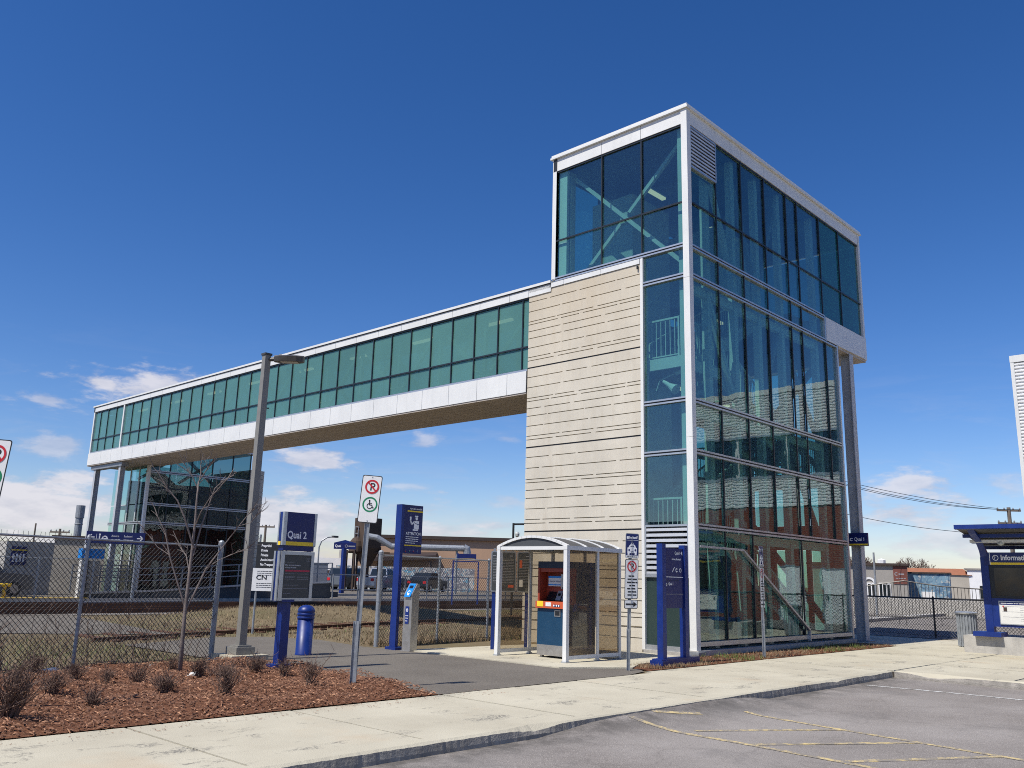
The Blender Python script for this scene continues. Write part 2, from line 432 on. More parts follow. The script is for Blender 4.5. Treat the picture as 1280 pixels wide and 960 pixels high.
# ------------------------------------------------------------------ camera
cd = bpy.data.cameras.new('camera'); cam = bpy.data.objects.new('camera', cd); COL.objects.link(cam)
YAW, PIT, ROL = .7579, .2191, .0264
Fw = V((math.cos(PIT) * math.cos(YAW), math.cos(PIT) * math.sin(YAW), math.sin(PIT)))
r_ = V((math.sin(YAW), -math.cos(YAW), 0)); u_ = r_.cross(Fw)
rr_ = r_ * math.cos(ROL) + u_ * math.sin(ROL); uu_ = u_ * math.cos(ROL) - r_ * math.sin(ROL)
mw = Matrix((rr_, uu_, -Fw)).transposed().to_4x4(); mw.translation = (-17.821, -10.9305, 1.62)
cam.matrix_world = mw
cd.sensor_fit = 'HORIZONTAL'; cd.sensor_width = 36; cd.lens = 36 * 1087.65 / 1280
cd.clip_start = .1; cd.clip_end = 3000
sc.camera = cam

# ------------------------------------------------------------------ light
SAZ = math.atan2(.10, -.995); SEL = rad(56.5)     # towards the sun
sd = V((math.cos(SEL) * math.cos(SAZ), math.cos(SEL) * math.sin(SAZ), math.sin(SEL)))
sl = bpy.data.lights.new('sun', 'SUN'); sl.energy = 4.75; sl.angle = rad(.5); sl.color = (1, .955, .88)
so = bpy.data.objects.new('sun', sl); COL.objects.link(so)
so.rotation_euler = (-sd).to_track_quat('-Z', 'Y').to_euler()
so.location = (-30, 0, 40)
w = bpy.data.worlds.new('World'); sc.world = w; w.use_nodes = True
nt = w.node_tree; nt.nodes.clear(); h = N(nt)
bg = h.n('ShaderNodeBackground'); bg.inputs[1].default_value = .0895
wo = h.n('ShaderNodeOutputWorld'); nt.links.new(bg.outputs[0], wo.inputs[0])
sky = h.n('ShaderNodeTexSky', sky_type='NISHITA'); sky.sun_disc = False
sky.sun_elevation = SEL; sky.sun_rotation = math.atan2(sd.x, sd.y)
sky.air_density = 1.0; sky.dust_density = .35; sky.ozone_density = 4.5; sky.altitude = 100
hs = h.n('ShaderNodeHueSaturation'); hs.inputs['Saturation'].default_value = 1.22; hs.inputs['Value'].default_value = 1.0
gm = h.n('ShaderNodeGamma'); gm.inputs[1].default_value = 1.15
nt.links.new(sky.outputs[0], gm.inputs[0])
nt.links.new(h.mix(1.0, gm.outputs[0], (1.03, .92, .98), 'MULTIPLY'), hs.inputs['Color'])
dv = h.vec('Generated'); s3 = h.sep(dv)
az = h.math('MULTIPLY', h.math('ARCTAN2', s3[1], s3[0]), 180 / math.pi)
el = h.math('MULTIPLY', h.math('ARCSINE', s3[2]), 180 / math.pi)
q = h.comb(h.math('MULTIPLY', az, .35), h.math('MULTIPLY', el, 1.0), 0)
nz = h.math('SUBTRACT', h.noise(q, .42, 9, .6, .3), .5)
nz2 = h.math('SUBTRACT', h.noise(h.scale(q, 1.0), 1.3, 6, .62, .2), .5)
nzz = h.math('ADD', h.math('MULTIPLY', nz, 2.6), h.math('MULTIPLY', nz2, 1.7))
dens = None
#        az    el   waz  wel  strength
for a0, e0, wa, we, st in [(73.5, 3.0, 8.5, 3.6, 1.0), (70.5, 5.0, 3.6, 1.3, .95), (67.2, 10.6, 6.0, 1.6, .95), (72.0, 9.4, 3.6, .9, .6), (71.2, 6.6, 2.6, 1.2, .6),
                           (55.4, 6.8, 3.8, 1.2, .9), (49.0, 8.6, 1.9, 1.0, .6), (57.0, 3.2, 6.0, 2.5, .95), (48.5, 3.2, 6.0, 1.9, .85), (43.4, 4.7, 2.4, .6, .45),
                           (51, 5.6, 2.4, .35, .45), (18.3, 6.0, 3.6, 1.5, .85), (19.0, 4.2, 3.8, 1.5, .9), (13.5, 5.7, 1.8, 1.0, .5), (16, 2.6, 6, 1.2, .7), (43.5, 8.9, 1.6, .4, .35),
                           (100, 6, 9, 3, .9), (135, 5, 12, 3, .9), (-40, 5, 14, 2.5, .8), (-90, 7, 16, 3, .9), (180, 6, 14, 3, .9), (-130, 5, 14, 3, .9)]:
    x = h.math('DIVIDE', h.math('SUBTRACT', az, a0), wa); y = h.math('DIVIDE', h.math('SUBTRACT', el, e0), we)
    d2 = h.math('SQRT', h.math('ADD', h.math('MULTIPLY', x, x), h.math('MULTIPLY', y, y)))
    d = h.math('ADD', h.math('SUBTRACT', 1, d2), nzz)
    mr = h.n('ShaderNodeMapRange', interpolation_type='SMOOTHSTEP'); h.put(mr.inputs[0], d); mr.inputs[1].default_value = .12; mr.inputs[2].default_value = .85
    d = h.math('MULTIPLY', mr.outputs[0], st)
    dens = d if dens is None else h.math('MAXIMUM', dens, d)
wq = h.comb(h.math('MULTIPLY', az, .12), h.math('MULTIPLY', el, .75), 3.0)
wisp = h.math('MULTIPLY', h.ramp(h.noise(wq, .9, 9, .68, .8), [(.5, 0), (.78, 1)]), h.math('MULTIPLY', h.math('SUBTRACT', 15, el), .03, clamp=True))
dens = h.math('MAXIMUM', dens, wisp)
dens = h.math('MULTIPLY', dens, h.math('MULTIPLY', h.math('ADD', el, .5), .9, clamp=True), clamp=True)
shade = h.ramp(h.math('ADD', h.math('MULTIPLY', h.noise(q, .8, 5, .6), .9), h.math('MULTIPLY', dens, .25)), [(.38, (4.9, 5.1, 6.2)), (.72, (7.9, 7.7, 8.2))])
# faint whitening towards the horizon comes from the sky model; clouds are mixed over it
nt.links.new(h.mix(h.math('MULTIPLY', dens, .9), hs.outputs[0], shade), bg.inputs[0])
sc.view_settings.view_transform = 'Standard'; sc.view_settings.look = 'None'
sc.view_settings.exposure = .16; sc.view_settings.gamma = 1; sc.view_settings.use_curve_mapping = False
sc.render.engine = 'CYCLES'
cy = sc.cycles
cy.max_bounces = 8; cy.transparent_max_bounces = 32; cy.transmission_bounces = 6; cy.glossy_bounces = 4; cy.diffuse_bounces = 3
cy.caustics_reflective = False; cy.caustics_refractive = False; cy.sample_clamp_indirect = 4
cy.use_denoising = False; cy.filter_width = 1.0
cy.use_adaptive_sampling = True; cy.adaptive_threshold = .01

# ------------------------------------------------------------------ ground, roads, pavement
def struct(name, fn, smooth=False):
    return tag(part(name, None, fn, smooth), kind='structure')
def g_ground(b):
    xs = [-700, -60, -30, -10, 10, 30, 60, 120, 700]
    prof = [(-700, -.2), (-3.9, -.2), (-1.6, -.2), (-1.4, -.014), (9, -.014), (60, -.014), (120, 0), (700, 0)]
    vs = [(x, y, z) for y, z in prof for x in xs]; k = len(xs)
    b.add(vs, [(j * k + i, j * k + i + 1, (j + 1) * k + i + 1, (j + 1) * k + i) for j in range(len(prof) - 1) for i in range(k - 1)], 'ground')
struct('ground', g_ground)
def lotz(x, y):
    e = max(0, 1 - ((x + 7.2) / 2.6) ** 4) if abs(x + 7.2) < 2.6 else 0
    return -.13 + .115 * e * max(0, 1 + (y + 4.0) / .9) ** 1.5 + .006 * math.sin(x * .9) * math.sin(y * 1.3)
def g_lot(b):
    xs = [-60, -40] + [-26 + i * .5 for i in range(54)] + [.8]; ys = [-60, -40, -25, -18, -12, -9, -7, -6, -5.4, -5.1] + [-4.9 + i * .1 for i in range(10)]
    k = len(xs); b.add([(x, y, lotz(x, y)) for y in ys for x in xs], [(j * k + i, j * k + i + 1, (j + 1) * k + i + 1, (j + 1) * k + i) for j in range(len(ys) - 1) for i in range(k - 1)], 'lot')
struct('parking_lot', g_lot, True)
YB, YF = -1.48, -3.95
joints = [-24.4, -22.2, -20.0, -17.8, -15.62, -13.53, -11.54, -9.1, -7.6, -6.12, -3.9, -1.7, .6]
def g_walk(b):
    g = .019
    for a, c in zip(joints[:-1], joints[1:]):
        ym = YB if a < -4.5 else -1.3
        b.box(a + g, YF, -.25, c - g, ym, U(-.004, .004), 'walk')
    b.box(.6 + g, YF, -.25, .86, -1.3, .001, 'walk')
    xs = [.86, 3.2, 5.7, 8.2, 10.8, 13.3]; ys = [-13.5, -11, -8.5, -6.2, -4.05, -1.3]
    for i in range(5):
        for j in range(5):
            za = zb = 0; q = U(-.003, .003); x0, x1, y0, y1 = xs[i] + g, xs[i + 1] - g, ys[j] + g, ys[j + 1] - g
            if i < 4 or j < 4: b.hexa([(x0, y0, -.25), (x1, y0, -.25), (x1, y1, -.25), (x0, y1, -.25), (x0, y0, za + q), (x1, y0, zb + q), (x1, y1, zb + q), (x0, y1, za + q)], 'walk')
    for x0, x1 in ((8.9, 11.2), (11.2, 13.7)):
        for y0, y1 in ((-1.3, 1.2), (1.2, 4.0)):
            x0, x1, y0, y1 = x0 + g * (x0 < 11.3), x1 - g, y0 + g * (y0 > 0), y1 - g
            z0 = -.003
            b.hexa([(x0, y0, -.25), (x1, y0, -.25), (x1, y1, -.25), (x0, y1, -.25), (x0, y0, z0), (x1, y0, z0), (x1, y1, -.003), (x0, y1, -.003)], 'walk')
    b.box(10.8 + g, -4.05, -.25, 14.4, -1.3, -.004, 'walk')
    b.box(-24.4, YF - .02, -.25, .86, -1.6, -.03, 'soil')     # joint filler under the slabs
    b.box(.86, -13.5, -.25, 13.3, -1.3, -.03, 'soil')
struct('sidewalk', g_walk)
def g_kerb(b):
    # cast kerb whose top edge is chipped here and there
    def run(p0, p1, nrm):
        p0 = V(p0); p1 = V(p1); L = (p1 - p0).length; n = int(L / .05); d = (p1 - p0) / n; nr = V(nrm)
        rows = []; ch = 0
        for i in range(n + 1):
            x = i * .05
            big = max(0, math.sin(x * .9 + 1) * math.sin(x * 2.3)) ** 3
            ch = .7 * ch + .3 * (U(.0, .03) + big * U(.05, .2)); xx = (p0 + d * i).x; cc = min(ch, .11) * (1 if not nrm[1] else min(1, max(.12, (abs(xx + 7.2) - 2.2) / .8)))
            dz = cc * .55; o = p0 + d * i; wob = U(-.004, .004)
            rows.append([o - nr * .16 + V((0, 0, .002)), o - nr * (.02 + cc) + V((0, 0, .002)), o + nr * (.004 - cc * .15 + wob) + V((0, 0, -.012 - dz)), o + nr * (.012 + wob) + V((0, 0, -.09)), o + nr * (.016 + wob) + V((0, 0, -.2))])
        vs = [p for r in rows for p in r]
        b.add(vs, [(i * 5 + j, i * 5 + j + 1, (i + 1) * 5 + j + 1, (i + 1) * 5 + j) for i in range(n) for j in (0, 1)], 'walk')
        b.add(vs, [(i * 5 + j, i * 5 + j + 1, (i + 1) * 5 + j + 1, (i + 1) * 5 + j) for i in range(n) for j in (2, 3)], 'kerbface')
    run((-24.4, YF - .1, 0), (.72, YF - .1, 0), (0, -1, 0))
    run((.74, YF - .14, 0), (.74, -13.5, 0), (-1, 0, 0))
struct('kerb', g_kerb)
struct('asphalt_path', lambda b: b.poly([(-9.15, -1.47, .004), (-4.6, -1.47, .004), (-3.9, -1.29, .004), (-3.6, -.95, .004), (-4.85, -.1, .004), (-4.75, 4.5, .004), (-5.05, 5.5, .004), (-4.72, 7.8, .004), (-5.4, 9.3, .004), (-6.6, 9.6, .004), (-9.3, 8.4, .004), (-9.25, 4.3, .004), (-8.6, 2.5, .004), (-8.75, 1.0, .004), (-9.0, .1, .004)], 'path'))
struct('service_road', lambda b: b.poly([(-6.9, 10.9, .004), (-5.9, 20, .004), (-3.2, 33, .004), (-3.0, 37.5, .004), (-40, 37.5, .004), (-40, 13.6, .004), (-12, 13.8, .004)], 'path'))
struct('track_bed', lambda b: (b.poly([(-60, 19, .0), (90, 23.5, .0), (90, 35.5, .0), (-60, 35.5, .0)], 'gravel'),
                               b.poly([(11.5, 3.9, .0), (13.9, 3.9, 0), (13.9, -.5, 0), (14.6, -13.5, -.0), (20.9, -13.5, 0), (60, -13, 0), (90, 20, .0), (90, 23, 0), (30, 19, 0), (16, 14, 0)], 'gravel')))
def g_mark(b):
    for (x0, y0, x1, y1, m, w_) in [(-8.3, -4.12, -8.72, -8.6, 'yline', .05), (-6.25, -4.6, -6.95, -8.6, 'yline', .05), (-8.12, -4.95, -6.45, -6.12, 'yline', .05), (-8.42, -5.86, -6.63, -7.09, 'yline', .05),
        (-8.58, -6.9, -6.8, -7.98, 'yline', .05), (-7.75, -4.08, -7.1, -4.42, 'yline', .05), (-1.1, -4.25, -.93, -9.5, 'wline', .05), (-3.6, -7.6, -3.45, -11.5, 'wline', .05)]:
        L = math.hypot(x1 - x0, y1 - y0); nx, ny = (x1 - x0) / L, (y1 - y0) / L; n = max(2, int(L / .2)); vs = []
        for i in range(n + 1):
            x, y = x0 + (x1 - x0) * i / n, y0 + (y1 - y0) * i / n
            for s_ in (-1, 1): X_, Y_ = x - s_ * w_ * ny, y + s_ * w_ * nx; vs.append((X_, Y_, lotz(X_, Y_) + .004))
        b.add(vs, [(2 * i, 2 * i + 1, 2 * i + 3, 2 * i + 2) for i in range(n)], m)
struct('road_marking', g_mark)
struct('kiosk_pad', lambda b: b.prism([(-4.88, 4.35, -.1), (-4.86, -.05, -.1), (-3.65, -.85, -.1), (-2.9, -.5, -.1), (-.5, -.3, -.1), (-.5, 4.0, -.1)][::-1], (0, 0, .125), 'walk'))
MULCH = [(-24, -1.47), (-9.15, -1.47), (-9.0, .1), (-8.75, 1.0), (-8.6, 2.5), (-9.25, 4.25), (-11.98, 3.9), (-17.4, 2.72), (-24, 1.3)]
def inpoly(x, y, P):
    c = False; j = len(P) - 1
    for i in range(len(P)):
        if (P[i][1] > y) != (P[j][1] > y) and x < (P[j][0] - P[i][0]) * (y - P[i][1]) / (P[j][1] - P[i][1]) + P[i][0]: c = not c
        j = i
    return c
def mz(x, y): return .02 + .035 * math.sin(x * 2.1 + y) * math.sin(y * 2.7) + .02 * math.sin(5.3 * x - 3.1 * y)
def g_mulch(b):
    n = .22; idx = {}; vs = []; fs = []
    def vid(i, j):
        if (i, j) not in idx:
            x = -19 + i * n; y = -1.46 + j * n; e = min(1, (y + 1.47) / .4)
            idx[(i, j)] = len(vs); vs.append((x, y, .006 + (mz(x, y) + .04 + U(-.012, .012)) * e))
        return idx[(i, j)]
    for i in range(47):
        for j in range(28):
            if all(inpoly(-19 + (i + a) * n, -1.46 + (j + c) * n, MULCH) for a in (0, 1) for c in (0, 1)):
                fs.append((vid(i, j), vid(i + 1, j), vid(i + 1, j + 1), vid(i, j + 1)))
    b.add(vs, fs, 'mulch')
    b.poly([(x, y, .009) for x, y in MULCH], 'mulch')
struct('mulch_bed', g_mulch, True)
struct('planting_strip', lambda b: b.poly([(-3.75, -1.29, .006), (8.5, -1.29, .006), (9.0, -.75, .006), (8.9, -.1, .006), (-.2, -.1, .006), (-2.9, -.45, .006), (-3.6, -.8, .006)], 'mulch'))

def blade(b, x, y, z, hgt, wd, m):
    a = U(0, 6.28); dx, dy = math.cos(a) * wd, math.sin(a) * wd; lx, ly = U(-.6, .6) * hgt, U(-.6, .6) * hgt
    b.add([(x - dx, y - dy, z), (x + dx, y + dy, z), (x + lx, y + ly, z + hgt)], [(0, 1, 2)], m)
def g_chips(b):
    for i in range(17000):
        x, y = U(-17, -8.6), U(-1.5, 4.3)
        if not inpoly(x, y, MULCH): continue
        e = min(1, (y + 1.47) / .4); z = .012 + (mz(x, y) + .045) * e + U(0, .02)
        a = U(0, 6.28); L = U(.009, .034); w_ = U(.004, .010); t = U(-.5, .5) * L
        dx, dy = math.cos(a), math.sin(a)
        b.add([(x - dx * L - dy * w_, y - dy * L + dx * w_, z - t), (x - dx * L + dy * w_, y - dy * L - dx * w_, z - t), (x + dx * L + dy * w_, y + dy * L - dx * w_, z + t), (x + dx * L - dy * w_, y + dy * L + dx * w_, z + t), (x, y, z + .012)],
              [(0, 1, 4), (1, 2, 4), (2, 3, 4), (3, 0, 4)], 'chip2' if R() < .16 else 'chip')
    for i in range(350):   # strays on the path and pavement edge
        x, y = U(-15, -8.2), U(-1.9, -1.35)
        a = U(0, 6.28); L = U(.008, .025); dx, dy = math.cos(a) * L, math.sin(a) * L
        b.add([(x - dx, y - dy, .006), (x + dy * .4, y - dx * .4, .006), (x + dx, y + dy, .012)], [(0, 1, 2)], 'chip')
tag(part('mulch_chips', None, g_chips), 'reddish brown cedar mulch chips covering the planted bed', 'mulch', kind='stuff')
def g_strip(b):
    for i in range(2600):
        x, y = U(-3.4, 8.6), U(-1.27, -.15)
        if y > -.5 and x < -1.5: continue
        if R() < .55 and x > -1.5:
            a = U(0, 6.28); L = U(.01, .035); dx, dy = math.cos(a) * L, math.sin(a) * L
            b.add([(x - dx, y - dy, .012), (x + dy * .5, y - dx * .5, .012), (x + dx, y + dy, .03)], [(0, 1, 2)], 'chip' if R() < .8 else 'chip2')
        else:
            g = math.sin(x * 3) + math.sin(x * 1.1 + 2) > .55 and x > -1
            for k in range(3): blade(b, x + U(-.04, .04), y + U(-.04, .04), .006, U(.04, .13 if g else .07), .006, 'sprout' if g else 'straw')
tag(part('verge_weeds', None, g_strip), 'sparse weeds, straw and mulch chips in the strip along the glass tower', 'weeds', kind='stuff')
def g_grass(b):
    for i in range(9000):      # strip behind the left fence
        x, y = U(-20, -9.4), U(3, 11)
        t = (x + 9.29) / -2.69 * -.59 + 4.67
        if y < t - .1: continue
        blade(b, x, y, -.014, U(.04, .13), .009, 'sprout' if R() < .28 * (1 if y < t + 3 else .4) else 'straw')
    for i in range(26000):
        y = 5.6 + 26 * R() ** 1.7; x = U(-9 + .15 * (y - 5), 5 + 1.1 * (y - 5))
        if inpoly(x, y, [(-9.4, 4), (-4.5, 4), (-4.5, 8), (-5.3, 9.5), (-6.7, 9.8), (-9.6, 8.6)]): continue
        if x < -6.9 + (y - 10.9) * .11 and y > 10.9: continue
        if y > 19 + .03 * x: continue
        blade(b, x, y, -.014, U(.03, .10), .012, 'straw' if R() < .93 else 'sprout')
    for i in range(1500):      # foot of the tall fence
        t = R(); x = -4.7 + 4.6 * t; y = 5.5 + .9 * t + U(-.25, .7)
        blade(b, x, y, -.014, U(.08, .4) * (1 if R() < .3 else .5), .008, 'straw')
tag(part('dry_grass', None, g_grass), 'short dry straw coloured grass on the railway land behind the fences', 'grass', kind='stuff')

# ------------------------------------------------------------------ glass tower
def wb(b, ax, c, o, s0, s1, z0, z1, d0, d1, m):
    """box on a wall plane: ax 'x' -> plane x=c; o outward sign; d measured outwards"""
    if ax == 'x': b.box(c + o * d0, s0, z0, c + o * d1, s1, z1, m)
    else: b.box(s0, c + o * d0, z0, s1, c + o * d1, z1, m)
def pane(par, ax, c, o, s0, s1, z0, z1, m='clear'):
    return part('window_pane', par, lambda b: wb(b, ax, c, o, s0 + .025, s1 - .025, z0 + .025, z1 - .025, -.045, -.029, m))
def vmull(b, ax, c, o, s, z0, z1, wd=.04, m='darkmull', din=.024, dout=.012):
    wb(b, ax, c, o, s - wd / 2, s + wd / 2, z0, z1, -din, dout, m)
def hmull(b, ax, c, o, s0, s1, z, ht=.045, m='darkmull', din=.024, dout=.010):
    wb(b, ax, c, o, s0, s1, z - ht / 2, z + ht / 2, -din, dout, m)
def htrim(b, ax, c, o, s0, s1, z, ht=.12):
    """double aluminium rail with a dark groove"""
    wb(b, ax, c, o, s0, s1, z - ht / 2, z - .018, -.1, .035, 'alu')
    wb(b, ax, c, o, s0, s1, z + .018, z + ht / 2, -.1, .035, 'alu')
    wb(b, ax, c, o, s0, s1, z - .016, z + .016, -.1, .012, 'black')
def panels(b, ax, c, o, cuts, z0, z1, m='white', gap=.006, d0=-.1, d1=.03):
    for a, e in zip(cuts[:-1], cuts[1:]): wb(b, ax, c, o, a + gap, e - gap, z0, z1, d0, d1, m)
    wb(b, ax, c, o, cuts[0], cuts[-1], z0 + .004, z1 - .004, d0 - .01, d1 - .02, 'black')
def louver(b, ax, c, o, s0, s1, z0, z1, n):
    wb(b, ax, c, o, s0, s1, z0, z1, -.2, -.14, 'black')
    for s in (s0, s1): wb(b, ax, c, o, s - .02, s + .02, z0, z1, -.12, .03, 'alu')
    for z in (z0, z1): wb(b, ax, c, o, s0, s1, z - .025, z + .025, -.12, .028, 'alu')
    p = (z1 - z0) / n
    for i in range(n):
        z = z0 + p * (i + .5)
        if ax == 'x': P = [(c + o * .02, s, z + dz) for s in (s0 + .02, s1 - .02) for dz in (-.5 * p, 0)] ; Q = [(c - o * .1, s, z + dz) for s in (s0 + .02, s1 - .02) for dz in (.1 * p, .24 * p)]
        else: P = [(s, c + o * .02, z + dz) for s in (s0 + .02, s1 - .02) for dz in (-.5 * p, 0)] ; Q = [(s, c - o * .1, z + dz) for s in (s0 + .02, s1 - .02) for dz in (.1 * p, .24 * p)]
        b.hexa([P[0], P[2], Q[2], Q[0], P[1], P[3], Q[3], Q[1]], 'louver')

W, XL, XU = 4.43, 8.72, 11.08
tower = thing('station_tower', 'tall glass stair tower with a pale precast wall at the near end of the footbridge', 'building', (4, 2, 0))
vx_up = [.14, 1.42, 2.8, 4.16, 5.55, 6.29, 7.87, 9.35, XU - .1]
vx_lo = [.14, 1.44, 2.82, 4.17, 5.6, 6.31, 7.93, XL - .05]
vy_up = [.13, 1.39, 2.71, W - .1]
ROWS_LO = [(9.1, 9.87), (5.92, 9.1), (4.68, 5.92), (2.92, 4.68)]
for a, e in zip(vx_up[:-1], vx_up[1:]):
    gm = 'fritshade' if a > 7.8 else 'clear'
    pane(tower, 'y', 0, -1, a, e, 9.92, 11.08, gm)
    pane(tower, 'y', 0, -1, a, e, 11.08, 12.05 if a < .2 else 13.2, gm)
for k, (z0, z1) in enumerate(ROWS_LO):
    for a, e in zip(vx_lo[:-1], vx_lo[1:]):
        if k == 0 and a > 7.9: continue
        pane(tower, 'y', 0, -1, a, e, z0 + .05, z1 - .05)
for a, e in ((.14, 1.44), (1.44, 2.82), (2.82, 5.6), (5.6, XL - .05)): pane(tower, 'y', 0, -1, a, e, .3, 2.85)
for a, e in zip(vy_up[:-1], vy_up[1:]):
    pane(tower, 'x', 0, -1, a, e, 9.95, 11.06); pane(tower, 'x', 0, -1, a, e, 11.06, 13.2)
for z0, z1 in ((9.1, 9.87), (5.95, 9.1), (4.68, 5.95), (2.95, 4.68)): pane(tower, 'x', 0, -1, .13, 1.39, z0 + .05, z1 - .05)
bx = [.1, 2.1, 4.16, 6.3, 7.93, XL - .05]
for a, e in zip(bx[:-1], bx[1:]): pane(tower, 'y', W, 1, a, e, 9.9, 13.2)
pane(tower, 'y', W, 1, 6.3, 7.93, 5.05, 6.75); pane(tower, 'y', W, 1, 7.93, XL - .05, 5.05, 6.75)
pane(tower, 'y', W, 1, XL, XU - .08, 9.9, 13.2, 'frit')
for a, e in ((.1, 2.2), (2.2, W - .1)):
    pane(tower, 'x', XU, 1, a, e, 9.9, 13.2, 'frit')
EY = [(.58, 1.12), (1.22, 1.5), (1.66, 2.28), (2.42, 2.98), (3.2, 3.75)]
EZ = [(.3, 2.7), (3.44, 4.7), (5.05, 8.5)]
for y0, y1 in EY:
    for z0, z1 in EZ: pane(tower, 'x', XL, 1, y0, y1, z0, z1)
def f(b):   # solid parts of the end and back walls
    ys = [.1] + [q for y in EY for q in y] + [W - .1]
    for a, e in zip(ys[::2], ys[1::2]): b.box(XL - .22, a, .12, XL - .03, e, 9.1, 'intgrey')
    for y0, y1 in EY:
        for a, e in ((.12, .3), (2.7, 3.44), (4.7, 5.05), (8.5, 9.1)): b.box(XL - .2, y0, a, XL - .05, y1, e, 'intgrey')
        b.box(XL - .12, y0, 5.88, XL - .04, y1, 5.98, 'intgrey')
part('end_wall', tower, f)
def f(b):
    b.box(.1, W - .14, .3, 6.3, W - .02, 9.85, 'intgrey')
    for a, e in ((.3, 5.05), (6.75, 9.85)): b.box(6.3, W - .14, a, XL - .05, W - .02, e, 'intgrey')
part('back_wall', tower, f)

def f(b):   # front (south) curtain wall members
    for x in vx_up[1:-1]: vmull(b, 'y', 0, -1, x, 9.9, 13.2)
    for x in vx_lo[1:-1]: vmull(b, 'y', 0, -1, x, 2.9, 9.87 if x < 7.9 else 9.1)
    for x in (1.44, 2.82, 5.6): vmull(b, 'y', 0, -1, x, .3, 2.9, .035)
    hmull(b, 'y', 0, -1, .14, XU - .1, 11.08)
    hmull(b, 'y', 0, -1, .14, XU - .1, 13.19)
    htrim(b, 'y', 0, -1, .14, 7.9, 9.87); htrim(b, 'y', 0, -1, .14, XL, 9.1)
    for z in (5.92, 4.68, 2.92): htrim(b, 'y', 0, -1, .14, XL, z)
    wb(b, 'y', 0, -1, .14, XL, .2, .3, -.12, .03, 'alu')
    wb(b, 'y', 0, -1, 7.86, 7.94, 9.1, 9.9, -.1, .04, 'alu')
    wb(b, 'y', 0, -1, XL - .05, XL + .05, .12, 9.1, -.12, .04, 'alu')
    # rail round the dark lobby glazing that follows the first flight
    for p, q in (((.14, 2.45), (2.18, 2.44)), ((2.18, 2.44), (5.74, .44)), ((5.74, .44), (5.74, .15))):
        b.bar((p[0], -.045, p[1]), (q[0], -.045, q[1]), .05, .09, 'alu', (0, 1, 0))
part('curtain_wall_frame', tower, f)
def f(b):   # left (west) curtain wall members
    for y in vy_up[1:-1]: vmull(b, 'x', 0, -1, y, 9.92, 13.2)
    hmull(b, 'x', 0, -1, .13, W - .1, 11.06); hmull(b, 'x', 0, -1, .13, W - .1, 13.19)
    for z in (9.1, 5.95, 4.68): htrim(b, 'x', 0, -1, .12, 1.36, z)
    htrim(b, 'x', 0, -1, .12, W - .1, 9.9)
    wb(b, 'x', 0, -1, .12, 1.36, .05, .17, -.12, .03, 'alu')
    wb(b, 'x', 0, -1, .12, 1.36, 1.72, 1.76, -.12, .03, 'alu')
    wb(b, 'x', 0, -1, 1.345, 1.43, .05, 9.82, -.12, .045, 'white')
part('curtain_wall_frame', tower, f)
def f(b):   # back and end walls
    for x in bx[1:-1]: vmull(b, 'y', W, 1, x, 9.9, 13.2, .08)
    hmull(b, 'y', W, 1, .1, XL, 9.88, .12)
    hmull(b, 'y', W, 1, .1, XU - .1, 13.19, .08)
    for y in (2.2,):
        vmull(b, 'x', XU, 1, y, 9.9, 13.2)
    wb(b, 'x', XL, 1, W - .1, W, .12, 9.1, -.1, .03, 'alu'); wb(b, 'y', W, 1, XL - .1, XL, .12, 9.1, -.1, .03, 'alu')
    wb(b, 'x', XU, 1, W - .1, W + .03, 9.1, 13.2, -.1, .03, 'white'); wb(b, 'y', W, 1, -.03, .1, 9.9, 13.2, -.1, .02, 'white')
part('curtain_wall_frame', tower, f)
def f(b):
    b.box(-.055, -.055, .1, .12, .12, 5.0, 'white'); b.box(-.055, -.055, 5.006, .12, .12, 9.0, 'white'); b.box(-.055, -.055, 9.006, .12, .12, 13.6, 'white')
part('corner_trim', tower, f)
part('corner_trim', tower, lambda b: b.box(-.04, W - .1, 9.92, .1, W + .04, 13.6, 'white'))
part('corner_trim', tower, lambda b: b.box(XU - .1, -.04, 9.1, XU + .04, .1, 13.6, 'white'))
def f(b):
    panels(b, 'y', 0, -1, [-.05, 1.42, 2.8, 4.16, 5.55, 6.95, 8.4, 9.8, XU + .03], 13.22, 13.6)
    panels(b, 'x', 0, -1, [-.03, 1.39, 2.71, W + .03], 13.22, 13.6)
    panels(b, 'y', W, 1, [-.05, 2.8, 5.55, 8.4, XU + .03], 13.22, 13.6); panels(b, 'x', XU, 1, [-.03, 2.2, W + .03], 13.22, 13.6)
part('roof_fascia', tower, f)
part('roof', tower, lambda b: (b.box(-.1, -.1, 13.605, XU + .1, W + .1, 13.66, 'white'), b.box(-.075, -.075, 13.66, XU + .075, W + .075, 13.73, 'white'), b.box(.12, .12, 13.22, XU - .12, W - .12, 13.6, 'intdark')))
part('louver', tower, lambda b: louver(b, 'y', 0, -1, .16, 1.42, 12.06, 13.17, 11))
part('louver', tower, lambda b: louver(b, 'x', 0, -1, .14, 1.33, 1.78, 2.93, 9))
part('infill_panel', tower, lambda b: wb(b, 'x', 0, -1, .13, 1.34, .17, 1.72, -.08, -.03, 'greenpanel'))
part('plinth', tower, lambda b: (b.box(-.1, -.12, -.2, XL + .05, .3, .12, 'conc'), b.box(-.1, .3, -.2, .25, 1.36, .06, 'conc'), b.box(.3, W - .2, -.2, XL, W + .03, .3, 'conc'), b.box(XL - .2, .3, -.2, XL + .05, W - .2, .3, 'conc'),
                                 b.box(-.17, -.17, -.05, .2, .2, .1, 'galv')))
